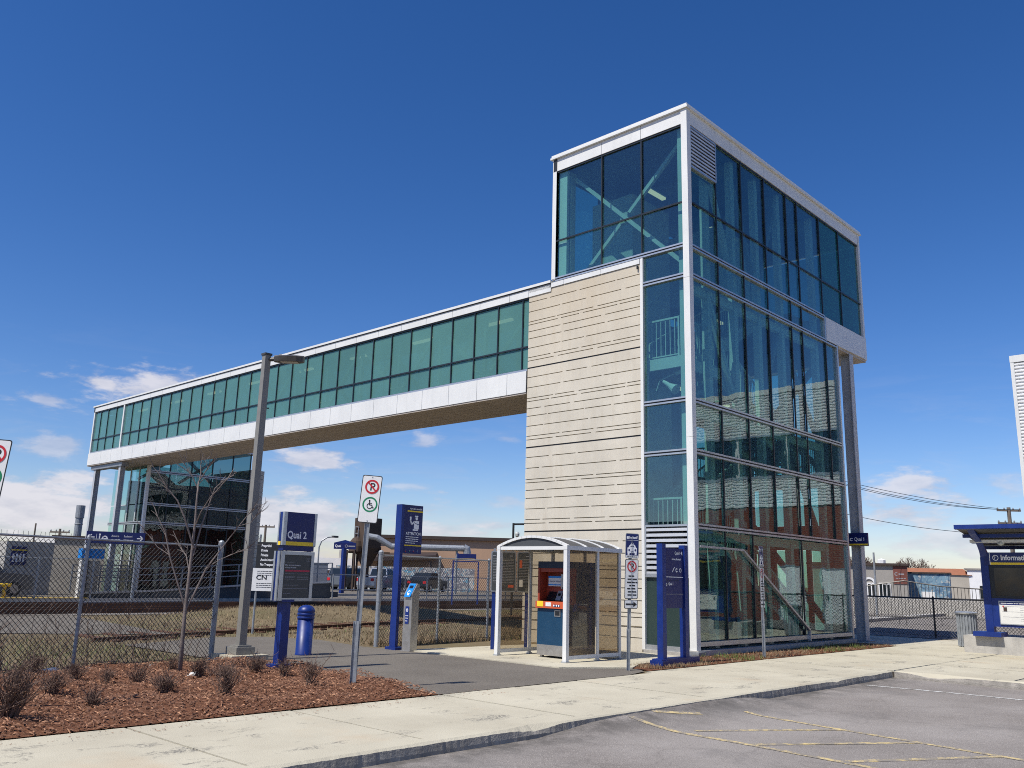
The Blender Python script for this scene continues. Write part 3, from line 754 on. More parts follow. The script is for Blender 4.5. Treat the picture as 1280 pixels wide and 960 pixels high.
def f(b):   # overhanging upper box: fascia, soffit
    wb(b, 'y', 0, -1, 7.95, 9.5, 9.12, 9.88, -.1, .045, 'white'); wb(b, 'y', 0, -1, 9.512, XU + .06, 9.12, 9.88, -.1, .045, 'white')
    wb(b, 'x', XU, 1, .0, W, 9.12, 9.88, -.1, .055, 'white'); wb(b, 'y', W, 1, XL, XU, 9.12, 9.88, -.1, .045, 'white')
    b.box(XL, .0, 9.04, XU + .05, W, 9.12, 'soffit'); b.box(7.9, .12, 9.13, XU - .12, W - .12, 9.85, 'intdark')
part('overhang', tower, f)
def hcol(b, x, y, z0, z1, m='galv', w_=.3, rot=False):
    t = .022
    for s in (-1, 1):
        if rot: b.box(x + s * w_ / 2 - t / 2, y - w_ / 2, z0, x + s * w_ / 2 + t / 2, y + w_ / 2, z1, m)
        else: b.box(x - w_ / 2, y + s * w_ / 2 - t / 2, z0, x + w_ / 2, y + s * w_ / 2 + t / 2, z1, m)
    if rot: b.box(x - w_ / 2 + t / 2, y - t / 2, z0, x + w_ / 2 - t / 2, y + t / 2, z1, m)
    else: b.box(x - t / 2, y - w_ / 2 + t / 2, z0, x + t / 2, y + w_ / 2 - t / 2, z1, m)
for y in (.12, W - .3):
    part('support_column', tower, lambda b: (hcol(b, 9.82, y, .03, 9.04, 'colsteel', .28), b.box(9.6, y - .26, -.05, 10.12, y + .26, .03, 'galv')))
# precast wall with broken horizontal grooves
def f(b):
    y0, y1 = 1.445, 5.32
    b.box(.03, y0, -.1, .34, y1, 9.68, 'precast')
    rr = random.Random(3)
    top = [9.68, 7.45, 5.17, 2.86, .55]
    pat = [.12, .25, .385, .425, .515, .61, .735, .86, .905]
    for k in range(5):
        za = top[k] - (.02 if k else 0); zb = (top[k + 1] + .02) if k < 4 else -.1
        H = top[k] - (top[k + 1] if k < 4 else top[k] - 2.3)
        zs = [top[k] - H * p for p in pat if top[k] - H * p > zb + .05] if k < 4 else [.3]
        edges = [za] + zs + [zb]
        for i in range(len(edges) - 1):
            t = edges[i] - (.011 if i else 0); bt = edges[i + 1] + (.011 if i < len(edges) - 2 else 0)
            b.box(-.02, y0, bt, .03, y1, t, 'precast')
        for z in zs:        # bridges where the groove is interrupted
            y = y1 - rr.uniform(.5, 1.3)
            while y > y0 + .4:
                wd = rr.uniform(.04, .16)
                b.box(-.0195, y - wd, z - .011, .03, y, z + .011, 'precast'); y -= rr.uniform(.7, 1.7)
    b.box(-.005, y0, 7.43, .03, y1, 7.47, 'black'); b.box(-.005, y0, 5.15, .03, y1, 5.19, 'black'); b.box(-.005, y0, 2.84, .03, y1, 2.88, 'black')
part('precast_wall', tower, f)
part('wall_trim', tower, lambda b: (panels(b, 'x', 0, -1, [1.44, 2.7, 4.0, 5.31], 9.69, 9.82, d0=-.3, d1=.045), b.tube([(-.03, 1.5, 9.62), (-.06, 1.5, 9.62), (-.06, 1.5, 9.55)], .025, 'black', 6)))
# inside
def f(b):
    b.box(1.5, 2.75, .0, 3.4, 4.2, 12.6, 'intmid')
part('lift_shaft', tower, f)
for x in (1.3, 2.68, 4.04, 5.45, 7.75):
    part('column', tower, lambda b: b.box(x - .09, .2, 0, x + .09, .38, 13.2, 'paintw'))
for x in (.35, 4.1, 6.25, 7.8):
    part('column', tower, lambda b: b.box(x - .1, W - .42, 0, x + .1, W - .2, 13.2, 'paintw'))
part('column', tower, lambda b: b.box(.2, .22, 0, .38, .4, 13.2, 'paintw'))
part('column', tower, lambda b: b.box(XU - .5, .22, 9.9, XU - .3, .4, 13.2, 'paintw'))
def f(b):
    for p, q, x in (((4.0, 13.05), (.3, 9.5), .42), ((.55, 13.05), (4.1, 9.75), .58)):
        b.bar((x, p[0], p[1]), (x, q[0], q[1]), .1, .1, 'paintw')
    b.box(.42, 2.15, 11.2, .58, 2.4, 11.5, 'intmid')
part('cross_brace', tower, f)
def f(b):
    y = W - .35
    for p, q in (((2.1, 9.9), (4.1, 13.1)), ((4.1, 13.1), (6.2, 9.9)), ((4.1, 5.9), (6.2, 9.0)), ((6.2, 5.0), (4.1, 2.9)), ((6.2, 5.9), (7.8, 9.0)), ((6.2, 5.8), (7.8, 3.0)), ((4.1, 6.0), (6.2, 2.9))):
        b.bar((p[0], y, p[1]), (q[0], y, q[1]), .14, .14, 'paintw')
    for p, q in (((1.42, 13.0), (2.7, 9.9)), ((1.42, 9.05), (2.75, 6.2))): b.bar((p[0], .35, p[1]), (q[0], .35, q[1]), .13, .13, 'paintw')
part('cross_brace', tower, f)
for z in (9.0, 5.8, 2.8):
    for y in (.3, W - .3): part('floor_beam', tower, lambda b: b.box(.3, y - .07, z - .18, 7.8, y + .07, z + .05, 'paintw'))
for x in (2.7, 5.4, 7.8): part('roof_beam', tower, lambda b: b.box(x - .07, .3, 12.85, x + .07, W - .3, 13.2, 'intgrey'))
def f(b):
    for (y0, z0), (y1, z1) in (((.5, 5.1), (3.9, 8.5)), ((3.9, 5.1), (.5, 8.5)), ((.5, .4), (3.9, 4.7))): b.bar((XL - .35, y0, z0), (XL - .35, y1, z1), .16, .16, 'intgrey')
    for p, q in (((2.8, 13.0), (4.0, 10.0)), ((5.5, 13.0), (4.3, 10.0)), ((5.5, 8.9), (7.7, 6.1)), ((4.1, 6.0), (5.4, 8.9)), ((4.1, 2.9), (5.4, 5.8)), ((7.7, 2.9), (5.6, 5.8))): b.bar((p[0], .36, p[1]), (q[0], .36, q[1]), .12, .12, 'intgrey')
part('cross_brace', tower, f)
part('plant_room', tower, lambda b: (b.box(4.3, 1.6, 9.9, 6.2, 3.9, 12.2, 'intmid'), b.box(6.3, 2.2, 9.9, 7.6, 3.8, 11.4, 'intgrey')))
def landing(name, x0, x1, z):
    o = part(name, tower, lambda b: (b.box(x0, .42, z - .22, x1, W - .45, z, 'intgrey'), b.box(x0, .4, z - .26, x1, .47, z + .03, 'paintw'), b.box(x0 - .03, .4, z - .26, x0 + .03, W - .4, z + .03, 'paintw')))
    return o
def rail(b, p, q, hgt=1.06, step=.13, m='paintw'):
    p = V(p); q = V(q); n = max(2, int((q - p).length / step)); zz = V((0, 0, 1))
    b.bar(p + zz * hgt, q + zz * hgt, .045, .045, m); b.bar(p + zz * .1, q + zz * .1, .03, .03, m)
    for i in range(n + 1):
        a = p.lerp(q, i / n); big = i % 9 == 0 or i == n
        r = .022 if big else .009
        b.box(a.x - r, a.y - r, a.z + (0 if big else .1), a.x + r, a.y + r, a.z + hgt, m)
def flight(x0, z0, x1, z1, y0, y1):
    def g(b):
        for y in (y0, y1): b.bar((x0, y, z0 - .05), (x1, y, z1 - .05), .06, .34, 'paintw')
        n = max(3, int(abs(z1 - z0) / .17))
        for i in range(n):
            t = (i + .5) / n; x = x0 + (x1 - x0) * t; z = z0 + (z1 - z0) * t
            b.box(x - .16, y0 + .03, z - .02, x + .16, y1 - .03, z + .02, 'intgrey')
    o = part('stair_flight', tower, g)
    part('handrail', o, lambda b: [rail(b, (x0, y, z0), (x1, y, z1)) for y in (y0, y1)])
for nm, x0, x1, z in (('landing', .25, 2.1, 2.55), ('landing', 6.6, 8.4, 4.8), ('landing', .25, 2.1, 7.1)):
    o = landing(nm, x0, x1, z)
    part('guard_rail', o, lambda b: (rail(b, (x0 + .05, .5, z), (x1, .5, z)), rail(b, (x0 + .08, .5, z), (x0 + .08, 1.6 if x0 < 1 else W - .5, z))))
flight(2.1, 2.55, 6.2, .05, .5, 1.5); flight(2.1, 2.55, 6.6, 4.8, 1.65, 2.6); flight(6.6, 4.8, 2.1, 7.1, .5, 1.5); flight(2.1, 7.1, 6.4, 9.6, 1.65, 2.6)
part('upper_floor', tower, lambda b: b.box(6.4, .42, 9.5, 7.9, W - .4, 9.72, 'intgrey'))
part('column', tower, lambda b: b.box(.09, 4.03, 9.95, .19, 4.3, 13.19, 'white'))
part('column', tower, lambda b: b.box(.14, .16, .1, .22, .36, 13.19, 'paintw'))
part('lobby_partition', tower, lambda b: b.prism([(.15, .46, .1), (5.7, .46, .1), (5.7, .46, .42), (2.18, .46, 2.40), (.15, .46, 2.42)], (0, .05, 0), 'intdark'))
part('ground_floor', tower, lambda b: b.box(.25, .3, -.2, XL - .2, W - .2, .06, 'intgrey'))
for x, y, z, dx in ((1.2, 2.0, 12.4, .9), (3.0, 1.6, 9.7, 1.2), (4.6, 2.2, 9.5, 1.0), (1.6, 1.5, 6.7, .8), (3.4, 1.2, 6.5, .6), (5.0, 2.2, 12.5, 1.2)):
    part('strip_light', tower, lambda b: (b.box(x, y, z, x + dx, y + .13, z + .06, 'lampglow'), b.box(x, y, z + .06, x + dx, y + .13, z + .1, 'paintw')))
def f(b):
    for c, d in (((.35, 1.0, 6.55), (-.1, -.42, -.28)), ((.5, .75, 6.75), (.1, -.3, .12))):
        c = V(c); d = V(d); b.tube([c, c + d * .45, c + d], [.045, .06, .13], 'paintw', 12)
    b.tube([(.4, 1.25, 6.35), (.4, 1.15, 6.6), (.5, .8, 6.75)], .015, 'paintw', 6)
part('horn_speaker', tower, f)

# ------------------------------------------------------------------ footbridge
bridge = thing('footbridge', 'long enclosed footbridge with teal glass and white fascia spanning the tracks', 'footbridge', (1, 20, 0))
BY0, BY1, BW = 5.335, 36.2, 2.1
my = [5.57 + 1.0 * i for i in range(27)] + [32.5, 33.45, 34.45, 35.35, 36.08]
my0 = [BY0] + my
for a, e in zip(my0[:-1], my0[1:]):
    pane(bridge, 'x', 0, -1, a, e, 7.44, 8.1, 'frit'); pane(bridge, 'x', 0, -1, a, e, 8.1, 9.54, 'frit')
for i in range(0, len(my0) - 1, 2):
    pane(bridge, 'x', BW, 1, my0[i], my0[min(i + 2, len(my0) - 1)], 7.44, 9.54, 'frit')
pane(bridge, 'y', BY1, 1, .1, BW - .1, 7.44, 9.54, 'frit')
def f(b):
    for y in my[:-1]:
        if y != 32.5: vmull(b, 'x', 0, -1, y, 7.42, 9.56, .038)
    for y in my0[2:-1:2]: vmull(b, 'x', BW, 1, y, 7.42, 9.56, .05)
    hmull(b, 'x', 0, -1, BY0, BY1, 8.1, .045); hmull(b, 'x', 0, -1, BY0, BY1, 9.55, .05)
    wb(b, 'x', 0, -1, BY0, BY1, 7.38, 7.44, -.12, .03, 'alu'); hmull(b, 'x', BW, 1, BY0, BY1, 8.1, .05)
part('window_frame', bridge, f)
for x0, y0 in ((-.04, 32.44), (-.04, BY1 - .12), (BW - .1, BY1 - .12)): part('end_post', bridge, lambda b: b.box(x0, y0, 7.38, x0 + .14, y0 + .13, 9.56, 'white'))
cuts = [BY0] + [BY0 + .75 + i * 1.24 for i in range(24)] + [BY1 + .04]
def f(b):
    panels(b, 'x', 0, -1, [y for y in cuts], 6.76, 7.375, d1=.06); panels(b, 'x', BW, 1, cuts[::4] + [BY1 + .04], 6.76, 7.375, d1=.06)
    panels(b, 'y', BY1, 1, [-.05, BW + .05], 6.76, 7.375, d1=.06)
part('floor_fascia', bridge, f)
def f(b):
    x = -.05
    ys = [BY0 + i * 1.0 for i in range(31)] + [BY1 + .05]
    for k in range(6):
        xa = -.05 + k * (BW + .1) / 6
        for a, e in zip(ys[:-1], ys[1:]): b.box(xa + .009, a + .007, 6.71, xa + (BW + .1) / 6 - .009, e - .007, 6.755, 'soffit')
    b.box(-.04, BY0, 6.757, BW + .04, BY1, 6.77, 'black'); b.box(.1, 4.5, 6.8, BW - .1, BY1 - .1, 7.3, 'intgrey')
part('soffit', bridge, f)
def f(b):
    panels(b, 'x', 0, -1, [4.47] + cuts, 9.575, 9.80, d1=.045); panels(b, 'x', BW, 1, cuts[::4] + [BY1 + .04], 9.575, 9.8, d1=.045); panels(b, 'y', BY1, 1, [-.05, BW + .05], 9.575, 9.8, d1=.045)
    b.box(-.085, 4.47, 9.825, BW + .08, BY1 + .1, 9.9, 'white'); b.box(-.07, 4.47, 9.803, BW + .06, BY1 + .08, 9.822, 'black'); b.box(-.02, 4.47, 9.78, BW + .02, BY1, 9.80, 'white')
    b.box(.12, 4.5, 9.58, BW - .12, BY1 - .12, 9.77, 'intgrey')
part('roof', bridge, f)
for x in (.32, BW - .32):
    def f(b):
        n = 15; p = (BY1 - BY0) / n
        for i in range(n):
            y = BY0 + i * p
            b.bar((x, y, 7.45 if i % 2 else 9.5), (x, y + p, 9.5 if i % 2 else 7.45), .1, .1, 'paintw'); b.box(x - .05, y - .05, 7.4, x + .05, y + .05, 9.55, 'paintw')
        b.box(x - .06, BY0, 7.35, x + .06, BY1 - .1, 7.5, 'paintw'); b.box(x - .06, BY0, 9.43, x + .06, BY1 - .1, 9.57, 'paintw')
    part('truss', bridge, f)
for i in range(8):
    part('strip_light', bridge, lambda b: b.box(1.0, 7 + i * 3.6, 9.45, 1.12, 8.1 + i * 3.6, 9.52, 'lampglow'))
for y in (32.5, 35.5):
    part('support_column', bridge, lambda b: (hcol(b, .22, y, -.02, 6.5, 'colsteel', .22, True), b.box(-.05, y - .25, -.02, .5, y + .25, .03, 'galv')))
part('support_beam', bridge, lambda b: (b.box(.05, 32.2, 6.5, .4, 35.9, 6.70, 'galv'),))

# ------------------------------------------------------------------ far tower
far = thing('station_tower', 'dark glazed stair tower under the far end of the footbridge beyond the tracks', 'building', (4.5, 34, 0))
FX0, FX1, FY0, FY1 = 1.47, 7.96, 32.3, 36.4
fx = [FX0 + .1, 2.6, 3.75, 4.9, 6.05, 7.1]
for a, e in zip(fx[:-1], fx[1:]):
    for z0, z1 in ((2.2, 3.84), (3.84, 4.77), (4.77, 6.4), (6.4, 7.9)):
        if a < 2.5 and z0 > 6: z1 = 6.68
        pane(far, 'y', FY0, -1, a, e, z0, z1, 'farglass')
    pane(far, 'y', FY0, -1, a, e, .2, 2.2, 'farglass')
    if a < 2.2: continue
    pane(far, 'y', FY1, 1, a, e, 6.2, 7.9)
for a, e in ((FY0 + .1, 33.3), (33.3, 34.3), (34.3, 35.3), (35.3, FY1)):
    for z0, z1 in ((.2, 3.84), (3.84, 4.77), (4.77, 6.68)): pane(far, 'x', FX0, -1, a, e, z0, z1)
def f(b):
    for x in fx[1:]: vmull(b, 'y', FY0, -1, x, .2, 7.9, .06)
    for z in (3.84, 4.77, 6.4): htrim(b, 'y', FY0, -1, FX0, 7.1, z, .14)
    for z in (2.2, 5.6): hmull(b, 'y', FY0, -1, FX0, 7.1, z, .06)
    for y in (33.3, 34.3, 35.3): vmull(b, 'x', FX0, -1, y, .2, 6.68, .1, 'paintw')
    htrim(b, 'x', FX0, -1, FY0, FY1, 3.84, .14)
    b.box(FX0 - .05, FY0 - .05, 0, FX0 + .1, FY0 + .1, 6.69, 'white'); b.box(FX0, FY0, -.05, 7.1, FY0 + .2, .2, 'conc')
part('curtain_wall_frame', far, f)
part('precast_wall', far, lambda b: [b.box(7.12, FY0 - .06, z, FX1, FY1, z + .22, 'precast') for z in [i * .235 for i in range(30)]] + [b.box(7.15, FY0 - .03, 0, FX1 - .03, FY1, 7.04, 'black')])
part('back_wall', far, lambda b: (b.box(2.25, FY1 - .3, 0, 7.1, FY1 - .05, 6.2, 'intdark'), b.box(4.6, FY0 + 1.2, 0, 7.1, FY1 - .3, 6.0, 'intdark')))
part('roof', far, lambda b: b.box(2.25, FY0, 7.9, 7.5, FY1, 8.1, 'white'))
def f(b):
    for z in (2.3, 4.6): b.box(FX0 + .3, FY0 + .4, z, 4.5, FY1 - .4, z + .2, 'intgrey')
    for p, q in (((2.0, 2.5), (4.5, 4.6)), ((4.5, 4.7), (2.0, 6.6)), ((2.0, 2.3), (4.5, .1))): b.bar((p[0], 33.2, p[1]), (q[0], 33.2, q[1]), 1.0, .25, 'intgrey')
    for a, e in (((2.6, 6.3), (4.9, 7.9)), ((4.9, 6.3), (7.1, 7.9)), ((7.1, 6.3), (4.9, 7.9))): b.bar((a[0], FY1 - .4, a[1]), (e[0], FY1 - .4, e[1]), .14, .14, 'paintw')
part('stairs', far, f)

# ------------------------------------------------------------------ street lamp
LX, LY = -9.0, 4.14
lamp = thing('street_lamp', 'square taupe street lamp pole with one dark flat head on a pale concrete footing', 'street lamp', (LX, LY, 0))
part('footing', lamp, lambda b: b.prism([(LX - .37, LY - .37, -.1), (LX + .37, LY - .37, -.1), (LX + .37, LY + .37, -.1), (LX - .37, LY + .37, -.1)], (0, 0, .22), 'walk'))
part('base_cover', lamp, lambda b: (b.box(LX - .19, LY - .19, .12, LX + .19, LY + .19, .25, 'lampgrey'), b.box(LX - .14, LY - .14, .25, LX + .14, LY + .14, .28, 'lampgrey')))
part('pole', lamp, lambda b: (b.hexa([(LX + a * s, LY + c * s, z) for z, s in ((.25, .072), (5.8, .062)) for a, c in ((-1, -1), (1, -1), (1, 1), (-1, 1))], 'lampgrey'), b.box(LX - .078, LY - .078, 5.8, LX + .078, LY + .078, 5.84, 'lampdark'), b.tube([(LX + .08, LY, 4.75), (LX + .13, LY - .04, 4.75)], .012, 'black', 6)))
def f(b):
    d = V((.68, -.73, 0)); n = V((-.73, -.68, 0)); o = V((LX, LY, 5.72))
    P = lambda t, s, z: o + d * t + n * s + V((0, 0, z))
    b.tube([P(.05, 0, 0), P(.2, 0, .01)], .04, 'lampdark', 10)
    prof = [(.16, .05), (.27, .12), (.44, .155), (.62, .14), (.75, .06)]
    top = [P(t, s, .05) for t, s in prof] + [P(t, -s, .05) for t, s in reversed(prof)]
    bot = [P(t, s * .85, -.045) for t, s in prof] + [P(t, -s * .85, -.045) for t, s in reversed(prof)]
    k = len(top); b.add(bot + top, [tuple(range(k)), tuple(range(k, 2 * k))] + [(i, (i + 1) % k, k + (i + 1) % k, k + i) for i in range(k)], 'lampdark')
    cp = [P(t, s * .6, .08) for t, s in prof] + [P(t, -s * .6, .08) for t, s in reversed(prof)]
    b.add(top + cp, [tuple(range(k, 2 * k))] + [(i, (i + 1) % k, k + (i + 1) % k, k + i) for i in range(k)], 'lampdark')
    b.box(*(P(.24, -.03, .08)), *(P(.30, .03, .12)), 'galv')
hd = part('lamp_head', lamp, f)
def f(b):
    d = V((.68, -.73, 0)); n = V((-.73, -.68, 0)); o = V((LX, LY, 5.67))
    b.poly([o + d * t + n * s for t, s in ((.3, -.09), (.64, -.09), (.64, .09), (.3, .09))], 'lens')
part('lens', hd, f)

# ------------------------------------------------------------------ platform sign pylon
qx, qy = -9.43, 2.42
pyl = thing('sign_pylon', 'blue platform pylon reading Quai 2 above a black notice panel, rising from the mulch', 'sign', (-9.25, 2.42, 0))
part('post', pyl, lambda b: (b.box(-9.33, 2.34, .1, -9.17, 2.5, 1.16, 'blue'), b.box(-9.37, 2.3, 1.12, -9.13, 2.54, 1.16, 'blue')))
part('base', pyl, lambda b: (b.box(-9.41, 2.26, -.05, -9.09, 2.58, .1, 'blue'), [b.tube([(-9.25 + a * .12, 2.42 + c * .12, .1), (-9.25 + a * .12, 2.42 + c * .12, .125)], .018, 'galv', 6) for a in (-1, 1) for c in (-1, 1)]))
fr = Fr((qx, 2.33, 1.14), (1, 0, 0)); QW = .66
def f(b):
    fr.box(b, .0, .92, -.17, QW, 1.5, 0, 'navy')
    fr.box(b, .02, .84, -.16, QW - .02, .92, -.012, 'navy')
    for a in (0, QW - .05): fr.box(b, a, .93, .0, a + .05, 1.5, .008, 'alu')
    fr.box(b, -.008, .92, -.13, 0, 1.5, -.06, 'blue'); fr.box(b, -.012, .93, -.05, 0, 1.5, 0, 'alu'); fr.box(b, -.012, .93, -.17, 0, 1.5, -.135, 'alu')
hb = part('header_box', pyl, f)
part('lettering', hb, lambda b: fr.text(b, 'Quai 2', .075, 1.055, .125, 'litw', .004, .84, bold=.004))
part('yellow_band', hb, lambda b: (fr.box(b, .05, .93, .0, QW - .05, .995, .005, 'yellow'), fr.box(b, -.014, .93, -.13, 0, .995, -.06, 'yellow')))
def f(b):
    fr.box(b, -.03, 0, -.17, QW - .02, .83, -.01, 'blue')
    for a0, b0, a1, b1 in ((-.02, 0, .05, .83), (QW - .07, 0, QW - .01, .83), (.05, .77, QW - .07, .83), (.05, 0, QW - .07, .045)): fr.box(b, a0, b0, -.012, a1, b1, .018, 'alu')
    fr.box(b, -.05, 0, -.06, -.03, .83, .0, 'alu'); fr.box(b, -.05, 0, -.17, -.03, .83, -.12, 'alu')
nb = part('notice_frame', pyl, f)
def f(b):
    fr.box(b, .05, .045, -.012, QW - .07, .77, .004, 'poster')
    fr.text(b, 'exo', .565, .70, .034, 'grey_txt', .007, 1, 'r'); fr.text(b, 'info', .565, .655, .034, 'grey_txt', .007, 1, 'r')
    fr.words(b, .075, .25, .645, .012, 'grey_txt', .007, 1)
    fr.text(b, "Offre de service d'exception", .075, .585, .025, 'litw', .007, .80); fr.text(b, 'en marge de travaux', .075, .545, .025, 'litw', .007, .80)
    fr.box(b, .085, .487, .004, QW - .085, .515, .008, 'pink')
    for i, y in enumerate((.45, .40, .385, .36)): fr.words(b, .09, .28, y, .011, 'grey_txt', .007, 10 + i); fr.words(b, .33, .56, y, .011, 'grey_txt', .007, 30 + i)
    fr.words(b, .075, .36, .26, .013, 'grey_txt', .007, 50); fr.line(b, .075, .2, .56, .2, .008, 'grey_txt', .007); fr.words(b, .075, .22, .12, .013, 'grey_txt', .007, 51)
part('notice_sheet', nb, f)

# ------------------------------------------------------------------ bollard
BX, BY = -7.35, 4.55
bol = thing('bollard', 'round royal blue bollard with grooved domed cap standing on the asphalt path', 'bollard', (BX, BY, 0))
part('shaft', bol, lambda b: b.lathe((BX, BY, 0), [(.168, -.02), (.168, .03), (.16, .04), (.16, .70)], 'blue', 28), True)
part('cap', bol, lambda b: b.lathe((BX, BY, 0), [(.16, .70), (.172, .705), (.176, .735), (.166, .75), (.164, .765), (.176, .775), (.178, .805), (.166, .82), (.166, .835), (.176, .845), (.172, .875), (.15, .92), (.105, .955), (.05, .972), (.01, .976)], 'blue', 28), True)

# ------------------------------------------------------------------ parking signs
def nopark(b, F, a, c, r, k=.004):
    F.disc(b, a, c, r, 'signw', k, 32); F.text(b, 'P', a - r * .30, c - r * .52, r * 1.12, 'black', k + .001, .95, bold=r * .05)
    F.ring(b, a, c, r * .76, r, 'red', k + .003, 36)
    F.line(b, a - r * .58, c + r * .58, a + r * .58, c - r * .58, r * .2, 'red', k + .003)
def chair(b, F, a, c, s, m, k=.005):
    F.disc(b, a - s * .08, c + s * .42, s * .09, m, k, 12)
    F.line(b, a - s * .07, c + s * .34, a - s * .04, c - s * .02, s * .1, m, k); F.line(b, a - s * .05, c + s * .17, a + s * .2, c + s * .17, s * .07, m, k)
    F.line(b, a - s * .06, c - s * .01, a + s * .22, c - s * .01, s * .09, m, k); F.line(b, a + s * .2, c, a + s * .3, c - s * .3, s * .09, m, k); F.line(b, a + s * .28, c - s * .3, a + s * .42, c - s * .26, s * .08, m, k)
    F.ring(b, a - s * .02, c - s * .12, s * .22, s * .3, m, k, 20, 105, 350)
def plate(name, par, F, a0, b0, a1, b1, face, edge='black', r=.03):
    o = part(name, par, lambda b: (b.prism(F.rpoly(a0, b0, a1, b1, r, -.003), F.n * .003, 'galv'), b.poly(F.rpoly(a0, b0, a1, b1, r, .0012), edge), b.poly(F.rpoly(a0 + .012, b0 + .012, a1 - .012, b1 - .012, r * .8, .0022), face)))
    return o
def upost(b, o, z1, d=(.69, -.72, 0), m='galv', lean=(0, 0, 0), s=1.):
    o = V(o); d = V(d); n = V((-d.y, d.x, 0)); t = o + V((0, 0, z1)) + V(lean)
    if n.dot(V((.72, .69, 0))) < 0: n = -n
    for k, w_, e in ((0, .045 * s, .004), (-1, .004, .03), (1, .004, .03)):
        off = d * (k * .022 * s) + (n * .0 if k == 0 else n * -.013)
        b.bar(o + off - V((0, 0, .1)), t + off, w_ if k == 0 else .005, e if k == 0 else .028, m, up=n)
PXY = V((-9.78, -.34, 0))
ps = thing('parking_sign', 'no parking sign with green wheelchair symbol on a steel post at the mulch corner', 'sign', PXY)
part('post', ps, lambda b: (upost(b, PXY, 3.0, lean=(.06, -.06, 0), s=1.55), upost(b, PXY + V((-.014, -.014, 0)), .95, s=1.9)))
def disabled_plate(par, F):
    o = plate('sign_plate', par, F, -.15, -.355, .15, .355, 'signw')
    part('symbols', o, lambda b: (nopark(b, F, .01, .185, .105), F.ring(b, .01, -.08, .09, .113, 'green', .004, 36), chair(b, F, .01, -.085, .145, 'black'),
        [F.disc(b, 0, s * .325, .01, 'galv', .005, 8) for s in (-1, 1)]))
c7 = math.cos(rad(3)); s7 = math.sin(rad(3))
F1 = Fr(PXY + V((.055, -.065, 2.715)) - V((.72, .69, 0)) * .02, V((.69, -.72, -.06)), V((.05, -.045, 1)))
disabled_plate(ps, F1)
P2 = V((-14.72, .12, 0))
ps2 = thing('parking_sign', 'no parking and wheelchair sign cut off by the left edge of the picture', 'sign', P2)
part('post', ps2, lambda b: upost(b, P2, 3.0))
F2 = Fr(P2 + V((.03, -.05, 2.655)), V((.70, -.71, -.05)), V((.05, -.05, 1)))
disabled_plate(ps2, F2)

def carpool(par, F):
    o = plate('car_plate', par, F, -.15, .80, .15, 1.27, 'navy', 'galv')
    def f(b):
        F.text(b, 'Incitatif', -.075, 1.17, .052, 'litw', .004, .9, bold=.002); F.box(b, -.125, 1.165, .002, -.085, 1.215, .004, 'litw')
        F.line(b, -.13, 1.14, .13, 1.14, .005, 'litw')
        # car seen from the front
        F.ring(b, 0, .985, .055, .085, 'litw', .004, 20, 20, 160); F.box(b, -.105, .90, .002, .105, 1.0, .004, 'litw'); F.box(b, -.10, .865, .002, -.06, .9, .004, 'litw'); F.box(b, .06, .865, .002, .10, .9, .004, 'litw')
        F.box(b, -.085, 1.0, .002, .085, 1.012, .004, 'litw'); F.disc(b, -.07, .955, .02, 'navy', .006, 10); F.disc(b, .07, .955, .02, 'navy', .006, 10); F.box(b, -.035, .915, .002, .035, .93, .006, 'navy')
        F.ring(b, 0, 1.06, .028, .036, 'litw', .004, 14)
        F.box(b, -.142, .808, .002, .142, .855, .004, 'signw'); F.words(b, -.11, .12, .83, .02, 'black', .006, 4)
    part('symbols', o, f)
    o = plate('no_parking_plate', par, F, -.15, .05, .15, .785, 'signw')
    def f(b):
        nopark(b, F, 0, .65, .105)
        for i, t in enumerate((.07, .09, .1, .05, .095, .08, .085)): F.words(b, -t, t + .03, .47 - i * .058, .04, 'black', .004, 300 + i, .3)
    part('symbols', o, f)
    o = plate('arrow_plate', par, F, -.15, -.13, .15, .035, 'signw')
    part('arrow', o, lambda b: (F.line(b, -.12, -.048, .08, -.048, .03, 'black', .004), b.poly([F.p(.05, -.1, .004), F.p(.13, -.048, .004), F.p(.05, .004, .004)], 'black')))
S2 = V((-4.0, -1.0, 0))
s2 = thing('parking_sign', 'three plate parking sign with white car and arrow before the precast wall', 'sign', S2)
part('post', s2, lambda b: (upost(b, S2, 2.45, lean=(.06, -.02, 0), s=1.35), upost(b, S2 + V((-.01, -.012, 0)), .75, s=1.25)))
carpool(s2, Fr(S2 + V((.045, -.04, 1.24)), V((.93, -.36, -.0)), V((.03, -.01, 1))))
S3 = V((1.17, -1.05, 0))
s3 = thing('parking_sign', 'parking sign seen nearly edge on before the dark lobby glass', 'sign', S3)
part('post', s3, lambda b: (upost(b, S3, 2.45, s=1.35), upost(b, S3 + V((-.01, -.012, 0)), .75, s=1.25)))
carpool(s3, Fr(S3 + V((-.02, -.03, 1.22)), V((.985, .17, 0))))

